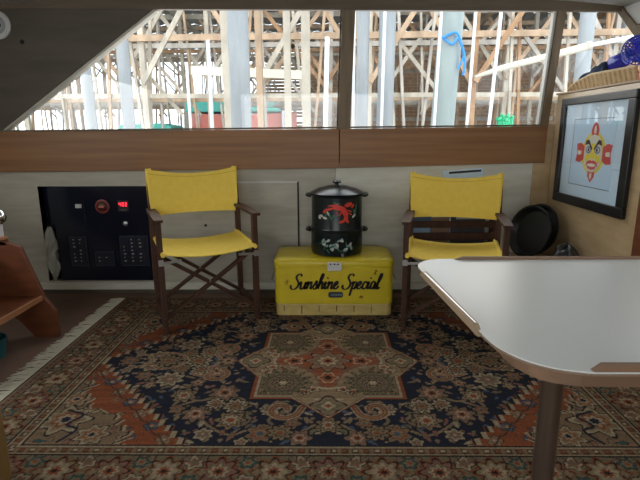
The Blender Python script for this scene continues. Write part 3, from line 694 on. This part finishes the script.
for (x, z, s_) in ((.235,.262,.018), (-.265,.205,.018), (.155,.115,.013), (-.06,.235,.010)):
    for k in range(5):
        a = random.uniform(0, 3.14); mb.bar((x-math.cos(a)*s_, -.0010, z-math.sin(a)*s_), (x+math.cos(a)*s_*.8, -.0010, z+math.sin(a)*s_*.8), .0010, .0022)
mb.build('rust_marks', M_rust, cl)
mb = MB()
for i in range(6): mb.box(-hw+.05+i*.1, -hw+.052+i*.1+random.uniform(0,.004), .0020, .0045, .010+random.uniform(0,.02), .062)
mb.build('base_scratches', M_rust, cl)
for sx in (-1, 1):
    MB().tube(spline([(sx*(hw+.002), .07, .20), (sx*(hw+.022), .08, .195), (sx*(hw+.022), dp-.08, .195), (sx*(hw+.002), dp-.07, .20)], 4), .005, 8).build('side_handle', M_steel, cl, smooth=True)

# ================================================================ STEAMER POT
PTX, PTY, PTZ = 0.060, 2.762, CZ+.3420
pt = thing('steamer_pot', 'black two-tier enamel steamer pot with red lobster picture standing on the cooler', 'pot', (PTX, PTY, PTZ))
rP = .150
MB().lathe([(rP-.012,0),(rP-.003,.006),(rP,.02),(rP,.140),(rP+.006,.146),(rP+.006,.151),(rP-.002,.152)], 48).build('lower_kettle', M_enam, pt, smooth=True)
MB().lathe([(rP-.002,.1525),(rP-.004,.16),(rP-.004,.333),(rP+.006,.340),(rP+.007,.346),(rP-.002,.348)], 48).build('upper_steamer', M_enam, pt, smooth=True)
lid = MB().lathe([(rP+.004,.3485),(rP+.006,.352),(rP-.004,.358),(rP-.04,.376),(.05,.391),(.0,.393)], 48).build('lid', M_enam, pt, smooth=True)
MB().lathe([(.010,.393),(.010,.402),(.024,.406),(.026,.413),(.018,.420),(0,.422)], 20).build('lid_knob', M_enam, lid, smooth=True)
for sx in (-1, 1):
    for z in (.336, .136):
        MB().tube(spline([(sx*(rP-.002), -.038, z), (sx*(rP+.018), -.036, z+.003), (sx*(rP+.024), 0, z+.004), (sx*(rP+.018), .036, z+.003), (sx*(rP-.002), .038, z)], 5), .0085, 8).build('loop_handle', M_enam, pt, smooth=True)
sg = MB(); sg.tube([(.028, -rP+.002, .022), (.030, -rP-.028, .020)], .008, 10); sg.tube([(.030, -rP-.024, .026), (.030, -rP-.024, .008)], .006, 10)
spg = sg.build('spigot', M_steel, pt, smooth=True)
MB().bar((.018, -rP-.022, .032), (.046, -rP-.022, .036), .006, .006).build('spigot_lever', M_black, spg)
def onpot(polys, name, m, parent, rad, lift=.0012):
    cz = .255 if rad < rP else .07
    mb = MB()
    for poly in polys:
        poly = [(p[0]*1.16, cz+(p[1]-cz)*1.16) for p in poly]
        c = (sum(p[0] for p in poly)/len(poly), sum(p[1] for p in poly)/len(poly))
        def mp(p): a = p[0]/rad; return ((rad+lift)*math.sin(a), -(rad+lift)*math.cos(a), p[1])
        cv = mb.bm.verts.new(mp(c)); vs = [mb.bm.verts.new(mp(p)) for p in poly]; n = len(vs)
        mids = [mb.bm.verts.new(mp(((p[0]+c[0])/2, (p[1]+c[1])/2))) for p in poly]
        for i in range(n):
            j = (i+1) % n; mb.bm.faces.new((vs[i], vs[j], mids[j], mids[i])); mb.bm.faces.new((mids[i], mids[j], cv))
    return mb.build(name, m, parent)
def ell(cx, cy, a, b, ang=0, n=14):
    ca, sa = math.cos(R(ang)), math.sin(R(ang))
    return [(cx+a*math.cos(t)*ca-b*math.sin(t)*sa, cy+a*math.cos(t)*sa+b*math.sin(t)*ca) for t in [2*math.pi*i/n for i in range(n)]]
M_lob = mat('lobster_red', (0.72, 0.05, 0.03), .35); M_leaf = mat('pot_leaf_green', (0.04, 0.16, 0.09), .35); M_clam = mat('pot_clam_white', (0.55, 0.55, 0.50), .4); M_flt = mat('pot_teal_grey', (0.26, 0.38, 0.36), .4)
rU = rP-.004
onpot([ell(.005,.278,.030,.013,-8), ell(.035,.258,.028,.014,-60), ell(.042,.228,.016,.011,-100), ell(.022,.212,.016,.007,20), ell(.050,.212,.010,.006,-40),
       ell(-.035,.272,.022,.006,12), ell(-.060,.262,.016,.007,40), ell(.055,.292,.022,.010,15), ell(.078,.284,.012,.006,50), ell(-.020,.290,.028,.004,8), ell(.015,.250,.012,.003,70), ell(.000,.252,.010,.003,100), ell(.062,.262,.014,.003,-20), ell(.064,.248,.012,.003,-30)],
      'lobster_print', M_lob, pt, rU, .0013)
onpot([ell(-.055,.248,.018,.005,70), ell(-.035,.238,.020,.005,110), ell(-.022,.232,.014,.004,60), ell(.098,.268,.024,.005,80), ell(.090,.252,.020,.005,110), ell(-.005,.300,.02,.003,-10)], 'leaf_print', M_leaf, pt, rU, .0010)
onpot([ell(-.085,.236,.014,.007,10), ell(-.062,.228,.013,.006,-15), ell(-.092,.226,.008,.005,-20), ell(.086,.236,.013,.006,35), ell(-.045,.250,.004,.012,20)], 'clam_print', M_clam, pt, rU, .0016)
onpot([ell(-.075+.012*i+random.uniform(-.006,.006), .075+random.uniform(-.030,.022), random.uniform(.007,.014), random.uniform(.004,.007), random.uniform(0,180)) for i in range(13)], 'shell_print', M_flt, pt, rP, .0010)
onpot([ell(-.066+.022*i, .072+.024*math.sin(i*2.1), .010, .006, i*40) for i in range(7)], 'pale_shell_print', M_clam, pt, rP, .0014)
onpot([ell(-.082+.018*i, .058+.018*math.cos(i*1.7), .014, .0028, i*65) for i in range(9)], 'vine_print', M_leaf, pt, rP, .0008)

# ================================================================ SWITCH PANEL in the left wall
sp = thing('switch_panel', 'dark navy electrical switch panel with red readout let into the left wall', 'control panel', (0, W, 0))
MB().box(PX0+.002, PX1-.002, .050, .085, PZ0+.002, PZ1-.002).build('backboard', M_panel, sp)
MB().box(-1.765, PX1-.003, .004, .044, PZ0+.003, PZ1-.003).build('face_plate', M_panel, sp, bevel=.002)
MB().box(-1.615, -1.577, -.003, .0035, .575, .600).build('meter', M_mark, sp)
MB().box(-1.562, -1.559, -.001, .0035, .47, .63).build('slit', M_line, sp)
rk2 = MB().lathe([(.046,0),(.046,.004),(.036,.005),(.036,.002)], 28, Matrix.Translation((-1.442,.0035,.584)) @ Matrix.Rotation(R(90),4,'X')).build('selector_ring', mat('dull_red', (.22,.035,.025), .4), sp, smooth=True)
MB().lathe([(.033,0),(.033,.006),(.022,.016),(0,.018)], 24, Matrix.Translation((-1.442,.0035,.584)) @ Matrix.Rotation(R(90),4,'X')).build('selector_knob', mat('brick_knob', (.10,.02,.015), .35), rk2, smooth=True)
MB().box(-1.458,-1.426,-.0185,-.0150,.578,.590).build('selector_pointer', mat('orange_pointer', (.6,.2,.12), .4), rk2)
dsp = MB().box(-1.340, -1.268, -.004, .0035, .552, .622).build('readout_bezel', M_black, sp, bevel=.002)
mb = MB(); SEG = {'4':'bcfg','0':'abcdef','2':'abged'}
for i, ch in enumerate('402'):
    x = -1.331+i*.020; w_, h_, t_ = .012, .024, .0028; z = .586
    segs = {'a':(x,x+w_,z+h_-t_,z+h_),'g':(x,x+w_,z+h_/2-t_/2,z+h_/2+t_/2),'d':(x,x+w_,z,z+t_),'f':(x,x+t_,z+h_/2,z+h_),'e':(x,x+t_,z,z+h_/2),'b':(x+w_-t_,x+w_,z+h_/2,z+h_),'c':(x+w_-t_,x+w_,z,z+h_/2)}
    for q in SEG[ch]: a = segs[q]; mb.box(a[0], a[1], -.0052, -.0042, a[2], a[3])
mb.build('readout_digits', mat('red_led', (.6,.01,.02), .5, emit=((1,.03,.06), 3.0)), dsp)
MB().box(-1.322,-1.285,-.0050,-.0042,.560,.566).build('readout_caption', mat('dim_print', (.15,.10,.10), .5), dsp)
MB().lathe([(.016,0),(.016,.004),(.010,.008),(0,.009)], 18, Matrix.Translation((-1.302,.0035,.472)) @ Matrix.Rotation(R(90),4,'X')).build('key_switch', M_steel, sp, smooth=True)
for (x0, x1, z0, z1, cols) in ((-1.680,-1.568,.190,.385,2), (-1.520,-1.395,.190,.285,2), (-1.350,-1.165,.190,.390,3)):
    s2 = MB().box(x0, x1, -.004, .0035, z0, z1).build('breaker_panel', M_panel2, sp, bevel=.002)
    rim = MB()
    for a in ((x0,x1,z1-.004,z1),(x0,x1,z0,z0+.004),(x0,x0+.004,z0,z1),(x1-.004,x1,z0,z1)): rim.box(a[0],a[1],-.0055,-.0042,a[2],a[3])
    rim.build('panel_rim', mat('navy_rim', (.035,.04,.055), .4), s2)
    mk = MB(); tg = MB(); n = int((z1-z0)/.024)
    for i in range(1, n):
        z = z0+.006+i*.024
        for c in range(cols):
            x = x0+.022+c*(x1-x0-.03)/cols
            if random.random() < .8: mk.box(x, x+random.choice((.006,.010,.014)), -.0052, -.0042, z, z+.006)
            tg.box(x+.022, x+.030, -.010, -.0042, z-.003, z+.009)
    mk.build('panel_print', M_mark, s2); tg.build('toggle_row', M_black, s2)
# crumpled white bag stuffed in the open end of the recess
def bagf(u, v):
    a = u*2*math.pi; prof = .034*(1-abs(2*v-1)**4)+.008
    z = .092+v*.350; x = -1.813 + .004*math.sin(v*9)
    wob = 1+.16*math.sin(a*3+v*11)+.12*math.sin(a*5-v*17)
    return (x+math.cos(a)*prof*1.05*wob*.88, W+.012+math.sin(a)*prof*.62*wob*.8, z+.012*math.sin(a*2+v*6))
o = MB().grid(bagf, 40, 28, 0).build('plastic_bag', M_bag, smooth=True)
tag(o, 'crumpled white bag stuffed in the left end of the switch panel recess', 'bag')

# ================================================================ SPEAKER and hole on the diagonal panel
sk = thing('cabin_speaker', 'round white speaker on the dark panel in the upper left corner', 'speaker', (-1.945, W-.0125, 1.672))
RX = Matrix.Rotation(R(90), 4, 'X')
MB().lathe([(.080,0),(.080,.008),(.070,.016),(.056,.014),(.052,.006)], 36, RX).build('rim', M_sp, sk, smooth=True)
MB().lathe([(.050,0),(.050,.007),(.030,.010),(.026,.004)], 30, RX).build('cone', mat('grey_cone', (.3,.31,.31), .6), sk, smooth=True)
MB().lathe([(.024,0),(.024,.012),(0,.014)], 24, RX).build('centre_cap', M_black, sk, smooth=True)
MB().lathe([(.013,0),(.013,.003),(.007,.004),(.007,.001),(0,.001)], 18, Matrix.Translation((-1.812,W-.0125,1.578)) @ RX).build('screw_hole_plug', M_line, smooth=True)
tag(bpy.data.objects['screw_hole_plug'], 'small dark plug in the dark panel just right of and below the round speaker', 'plug')

# ================================================================ FRAMED MASK PRINT
# local: x along the cabinet face (towards the camera), z up; the face looks along -X of the world
pf = thing('framed_print', 'black framed sun mask print on pale blue paper hung on the plywood cabinet', 'picture', (1.3895, 2.905, 0.638), R(-90))
PWD, PH = .690, .585      # along, up
mb = MB(); bw = .052
z1 = PH; 
for a in ((0,PWD,0,bw),(0,PWD,z1-bw*.75,z1),(0,bw*.9,bw,z1-bw*.75),(PWD-bw*1.05,PWD,bw,z1-bw*.75)): mb.box(a[0],a[1],-.026,-.0005,a[2],a[3])
mb.build('frame', M_frame, pf, bevel=.004)
MB().box(.045, PWD-.050, -.010, -.0006, .050, PH-.036).build('mat_board', M_paper, pf)
ix0, ix1, iz0, iz1 = .150, .545, .118, .465
MB().box(ix0, ix1, -.0112, -.0102, iz0, iz1).build('print_sheet', M_matb, pf)
mb = MB()
for a in ((ix0-.004,ix0,iz0-.004,iz1),(ix0,ix1,iz0-.004,iz0),(ix0,ix1,iz1,iz1+.003)): mb.box(a[0],a[1],-.0114,-.0102,a[2],a[3])
mb.build('mat_bevel', M_inkline, pf)
def flat(polys, name, m, lift):
    mb = MB()
    for p in polys: mb.prism([(q[0], q[1]) for q in p], 1, -.0113-lift, -.0113-lift+.0004)
    return mb.build(name, m, pf)
mx, mz = .368, .290
def sh(p): return [(mx+a, mz+b) for a, b in p]
M_ry = mat('print_yellow', (.80,.66,.06), .6); M_rr = mat('print_red', (.62,.07,.06), .6); M_rw = mat('print_white', (.78,.76,.68), .6); M_rb = mat('print_blue', (.12,.20,.40), .6); M_rk = mat('print_black', (.02,.02,.03), .6); M_rc = mat('print_pale', (.70,.70,.60), .6)
flat([sh(ell(0,0,.112,.108,0,28))], 'mask_halo', M_ry, .0)
rays = [[(-.030,.085),(.030,.085),(.036,.120),(.022,.146),(.0,.158),(-.022,.146),(-.036,.120)], [(-.030,-.085),(.030,-.085),(.034,-.118),(.0,-.150),(-.034,-.118)],
        [(-.088,.034),(-.088,-.034),(-.125,-.052),(-.168,-.046),(-.158,.0),(-.168,.046),(-.125,.052)], [(.088,.034),(.088,-.034),(.125,-.052),(.168,-.046),(.158,.0),(.168,.046),(.125,.052)]]
flat([sh(p) for p in rays], 'mask_ray', M_rr, .0006)
flat([sh([(a*.30, b*.55 + (0.055 if b > .08 else -.055 if b < -.08 else 0)) if abs(a) < .06 else (a*.50+(.070 if a > 0 else -.070), b*.22) for a, b in p]) for p in rays], 'mask_ray_inlay', M_rw, .0012)
flat([sh(ell(0,0,.086,.096,0,28))], 'mask_face', M_rc, .0018)
flat([sh(ell(-.048,-.024,.026,.018,25)), sh(ell(.048,-.024,.026,.018,-25)), sh([(-.018,.050),(.018,.050),(.026,-.022),(0,-.032),(-.026,-.022)])], 'mask_cheek', M_ry, .0024)
flat([sh([(-.080,.040),(-.070,.066),(-.046,.070),(-.006,.024),(-.012,.018),(-.046,.048)]), sh([(.080,.040),(.070,.066),(.046,.070),(.006,.024),(.012,.018),(.046,.048)])], 'mask_eyebrow', M_rk, .0030)
flat([sh(ell(-.042,.018,.027,.019,0)), sh(ell(.042,.018,.027,.019,0))], 'mask_eye', M_rb, .0030)
flat([sh(ell(-.042,.018,.018,.012,0)), sh(ell(.042,.018,.018,.012,0))], 'mask_eye_white', M_rw, .0036)
flat([sh(ell(-.040,.018,.009,.010,0)), sh(ell(.040,.018,.009,.010,0))], 'mask_pupil', M_rk, .0042)
flat([sh([(-.062,-.068),(-.044,-.042),(-.014,-.034),(0,-.040),(.014,-.034),(.044,-.042),(.062,-.068),(.044,-.060),(.036,-.078),(0,-.084),(-.036,-.078),(-.044,-.060)])], 'mask_lips', M_rr, .0030)
flat([sh([(-.040,-.056),(0,-.050),(.040,-.056),(.030,-.066),(0,-.068),(-.030,-.066)])], 'mask_teeth', M_rw, .0036)
MB().box(.047, PWD-.052, -.0185, -.0175, .051, PH-.038).build('picture_glass', M_glass, pf)

# ================================================================ BASKET AND ITS CONTENTS on the cabinet
bk = thing('wicker_basket', 'shallow ribbed wicker basket on top of the plywood cabinet', 'basket', (1.43, 2.96, 1.263))
# near wall profile: low at the far end, rising towards the camera
def rimz(s): return .010 + .056*(s/.28)**.75 if s < .28 else .066-.02*(s-.28)
Lb = .66
mb = MB()
def wallf(u, v):   # the long wall facing the cabin, flared outward at the top
    s = u*Lb; h = rimz(s); return (-.004 - .028*v*(1 if s > .1 else s/.1), -s, .002 + v*h)
mb.grid(wallf, 60, 6, .008); 
def wallb(u, v):
    s = u*Lb; h = rimz(s); return (.235 + .02*v, -s, .002 + v*h)
mb.grid(wallb, 60, 6, .008)
mb.box(-.004, .235, -Lb, -.01, .0005, .006)
mb.build('woven_body', M_wick, bk, smooth=True)
for i in range(16):
    s = .03+i*.040; h = rimz(s)
    MB().bar((-.011, -s, .004), (-.034 if s > .1 else -.010-.2*s, -s-.012, .000+h), .014, .006).build('rib', M_wickl, bk)
MB().tube([(-.031 if s > .1 else -.010-.2*s, -s, .004+rimz(s)) for s in [Lb*i/40 for i in range(41)]], .0065, 8).build('rim', M_wickl, bk, smooth=True)
# blue fan lying in the basket
fn = thing('clip_fan', 'cobalt blue plastic fan with round cage lying in the wicker basket', 'fan', (1.505, 2.44, 1.271))
Mf = Matrix.Translation((-.02, 0.0, .145)) @ Matrix.Rotation(R(-28), 4, 'Z') @ Matrix.Rotation(R(78), 4, 'X')
mb = MB()
for k in range(26):
    a = 2*math.pi*k/26; pts = [Mf @ Vector((math.cos(a)*r_, math.sin(a)*r_, z)) for r_, z in ((.014,.034),(.045,.030),(.064,.016),(.070,0),(.064,-.016),(.045,-.03),(.014,-.034))]
    mb.tube(pts, .0022, 6)
for r_, z in ((.070,0),(.045,.030),(.058,.022),(.028,.033)):
    mb.tube([Mf @ Vector((math.cos(2*math.pi*k/24)*r_, math.sin(2*math.pi*k/24)*r_, z)) for k in range(24)], .003, 6, closed=True)
mb.build('cage', M_cobalt, fn, smooth=True)
bl = MB()
for k in range(4):
    a = math.pi/2*k
    def bf(u, v, a=a): th = a+v*1.1-.3; r_ = .014+u*.044; return Mf @ Vector((math.cos(th)*r_, math.sin(th)*r_, .014*(v-.5)))
    bl.grid(bf, 4, 4, .003)
bl.build('blade', mat('blue_blade', (.05,.09,.60), .3), fn, smooth=True)
MB().lathe([(.0,-.034),(.018,-.032),(.020,.030),(.0,.036)], 18, Mf).build('hub', M_cobalt, fn, smooth=True)
MB().lathe([(.0,0),(.040,.002),(.042,.010),(.036,.085),(.030,.095),(0,.097)], 24, Matrix.Translation((-.02,.20,.105)) @ Matrix.Rotation(R(78),4,'X') @ Matrix.Rotation(R(8),4,'Y')).build('motor_housing', M_cobalt, fn, smooth=True)
MB().tube(spline([(0,.02,.02),(-.005,.06,.02),(-.012,.12,.05)], 5), .011, 10).build('stem', M_cobalt, fn, smooth=True)
MB().box(-.03, .03, -.05, .05, -.002, .022).build('clamp', M_cobalt, fn, bevel=.006)
cf = MB()
def clothf(u, v):
    y = 2.90-u*.25; a = v*math.pi
    h = .016+.026*math.sin(min(1, u*1.4+.15)*math.pi*.55)+.006*math.sin(u*19)
    return (1.47+math.cos(a)*(.036+.008*math.sin(u*13)), y-.02, 1.318+.03*u+math.sin(a)*h*(1+.15*math.sin(u*23+v*5)))
o = cf.grid(clothf, 30, 12, .008).build('folded_cap', M_navy, smooth=True)
tag(o, 'dark navy folded cloth drooping over the far end of the basket', 'cloth')
o = MB().prism(rrect(-.04,.04,-.10,.10,.02), 2, 0, .085).build('red_box', M_red, bevel=.006); o.location = (1.435, 2.185, 1.2625)
tag(o, 'red box in the near end of the wicker basket, cut by the frame edge', 'box')

# ================================================================ LOCKER, PANS, DARK BAG in the right corner
MB().box(-.32, -.001, 2.45, W-.02, .262, .285).build('low_shelf', M_tan, cb, bevel=.002)
def pan(label, loc, rot, r_):
    t = thing('round_pan', label, 'pan', loc, 0, 'black round pans in the corner'); t.rotation_euler = rot
    MB().lathe([(0,0),(r_*.80,0),(r_*.86,.004),(r_,.040),(r_+.006,.041),(r_+.006,.045),(r_-.004,.045),(r_*.83,.008),(0,.005)], 44).build('bowl', M_blackpan, t, smooth=True)
    MB().lathe([(r_*.60,.0052),(r_*.60,.0062),(r_*.57,.0062),(r_*.57,.0052)], 40).build('inner_ring', mat('pan_sheen', (.05,.055,.055), .2), t, smooth=True)
    MB().lathe([(0,-.001),(.03,-.001),(.028,-.006),(0,-.006)], 20).build('rivet_plate', M_steel, t, smooth=True)
pan('black round pan at the front of the two leaning in the corner', (1.215, 2.77, .462), (R(75), R(0), R(-70)), .150)
pan('black round pan leaning behind the other in the corner', (1.305, 2.87, .455), (R(75), R(0), R(-70)), .150)
def crump(u, v):
    a = u*2*math.pi; ph = v*math.pi*.5
    r_ = (1+.14*math.sin(a*4+v*3)+.10*math.sin(a*7-v*9))*1.12
    return (1.30+math.cos(a)*.060*math.cos(ph)*r_, 2.545+math.sin(a)*.070*math.cos(ph)*r_, .286+.150*math.sin(ph)**.6*(1+.10*math.sin(a*3)))
o = MB().grid(crump, 36, 10, 0).build('dark_bag', mat('dark_vinyl', (.03,.032,.034), .3, vary=.5, scale=(30,30,30), bump=.6), smooth=True)
tag(o, 'small crumpled dark vinyl bag beside the pans under the framed print', 'bag')

# ================================================================ WHITE TABLE
tb = thing('dinette_table', 'white laminate table with rounded corners and wooden rails on a metal post', 'table', (0, 0, 0))
ZT = .730
outline = [(1.15,1.168),(.30,1.168)] + arc(.292,1.092,.076,90,180,8)[1:] + [(.233,.80),(.245,.715)] + spline([(.243,.715,0),(.252,.665,0),(.275,.622,0),(.308,.596,0),(.352,.583,0)],4)[1:-1] 
outline = [(p[0], p[1]) for p in outline] + [(.352,.583),(1.15,.583)]
outline = outline[::-1]
MB().prism(outline, 2, ZT-.002, ZT).build('tabletop', M_table, tb)
def inset(poly, d):
    n = len(poly); out = []
    c = Vector((.7, .87))
    for i in range(n):
        p0, p1, p2 = Vector(poly[i-1]), Vector(poly[i]), Vector(poly[(i+1) % n])
        a = (p1-p0).normalized(); b = (p2-p1).normalized(); nn = Vector((-(a+b).y, (a+b).x)).normalized()
        if (c-p1).dot(nn) < 0: nn = -nn
        out.append(tuple(p1+nn*d))
    return out
MB().prism(inset(outline, .0005), 2, ZT-.0075, ZT-.0022).build('edge_band', M_edge, tb, bevel=.002)
MB().prism(inset(outline, .035), 2, ZT-.040, ZT-.0093).build('underframe', M_rail, tb)
def rail(pts, wd, h, m, name='rail', low=0):
    mb = MB(); a, b = Vector(pts[0]), Vector(pts[1]); d = (b-a).normalized(); n = Vector((-d.y, d.x, 0))*wd/2
    z0, z1_ = (ZT-.007 if low else ZT+.0003), ZT+h; e = d*.022
    mb.hexa([(*(a-n).xy,z0),(*(b-n).xy,z0),(*(b+n).xy,z0),(*(a+n).xy,z0),(*(a+e-n).xy,z1_),(*(b-e-n).xy,z1_),(*(b-e+n).xy,z1_),(*(a+e+n).xy,z1_)])
    return mb.build(name, m, tb, bevel=.0015)
rl = rail(((.2165,1.055,0),(.2435,.712,0)), .011, .007, mat('pale_rail', (.45,.33,.22), .45), low=1)
MB().hexa([(0.2143,1.020,ZT+.0073),(0.2173,1.020,ZT+.0073),(0.2433,0.735,ZT+.0073),(0.2403,0.735,ZT+.0073),(0.2143,1.020,ZT+.0080),(0.2173,1.020,ZT+.0080),(0.2433,0.735,ZT+.0080),(0.2403,0.735,ZT+.0080)]).build('rail_highlight', mat('silver_highlight', (.8,.8,.8), .2, .6), rl)  # white highlight along the rail, modelled as a thin silver strip
rail(((.318,1.162,0),(1.15,1.162,0)), .010, .007, M_rail)
rail(((.343,.589,0),(1.15,.589,0)), .010, .010, M_rail, low=1)
# the post stands on the floor with a flange
MB().tube([(.446,.87,.012),(.446,.87,ZT-.041)], .0205, 24).build('post', M_pole, tb, smooth=True)
MB().lathe([(.09,.0105),(.09,.016),(.03,.024),(.028,.05)], 28, Matrix.Translation((.446,.87,0))).build('floor_flange', M_steel, tb, smooth=True)
MB().lathe([(.03,ZT-.07),(.03,ZT-.05),(.075,ZT-.0415),(.075,ZT-.0405)], 28, Matrix.Translation((.446,.87,0))).build('top_flange', M_steel, tb, smooth=True)

# ================================================================ STAIR at the left
st = thing('teak_steps', 'orange-brown wooden cabin steps at the left edge beside the rug', 'steps', (0, 0, 0))
MB().prism([(-2.05,.74),(-1.66,.525),(-1.545,.487),(-1.455,.215),(-1.405,.145),(-1.405,.0),(-1.53,.0),(-1.60,.09),(-2.05,.40)], 1, 2.33, 2.355).build('side_board', M_stair, st, bevel=.003)
MB().prism([(-2.05,.74),(-1.66,.525),(-1.545,.487),(-1.455,.215),(-1.405,.145),(-1.405,.0),(-1.53,.0),(-1.60,.09),(-2.05,.40)], 1, 1.68, 1.705).build('side_board', M_stair, st, bevel=.003)
t1 = MB().box(-1.80,-1.475,1.706,2.3295,.205,.228).build('tread', M_stair, st, bevel=.003)
MB().box(-1.4745,-1.462,1.706,2.3295,.203,.230).build('nosing', M_stairedge, t1, bevel=.002)
t1 = MB().box(-2.05,-1.70,1.706,2.3295,.435,.458).build('tread', M_stair, st, bevel=.003)
MB().box(-1.6995,-1.688,1.706,2.3295,.433,.460).build('nosing', M_stairedge, t1, bevel=.002)
hp = MB().box(-.028,.028,-.012,.012,-.03,.0).build('newel', M_stair, st); hp.location = (-1.640, 2.342, .525)
MB().lathe([(.030,0),(.030,.010),(.020,.014),(0,.014)], 20).build('collar', M_stairedge, hp, smooth=True)
MB().lathe([(.014,.0145),(.014,.075),(0,.076)], 16).build('stem', M_sp, hp, smooth=True)
MB().lathe([(0,.0765),(.018,.078),(.034,.095),(.038,.112),(.033,.132),(.018,.147),(0,.151)], 24).build('ball', M_chrome, hp, smooth=True)
o = MB().lathe([(0,0),(.06,0),(.075,.09),(.078,.094),(.07,.094),(.057,.008),(0,.006)], 26).build('teal_bowl', mat('dark_teal', (.02,.12,.14), .4), smooth=True)
o.location = (-1.605, 2.10, 0.0); tag(o, 'dark teal bowl on the floor under the wooden steps', 'bowl')
o = MB().box(-.03, .03, -.03, .03, 0, .24).build('ochre_wood_post', mat('ochre_wood', (.22,.13,.04), .5), bevel=.004)
o.name = 'low_wooden_post'; o.location = (-1.0, 1.245, .0105); tag(o, 'low ochre wooden post at the bottom left corner of the photo', 'post')  # stand-in for an unidentified brown upright close to the camera
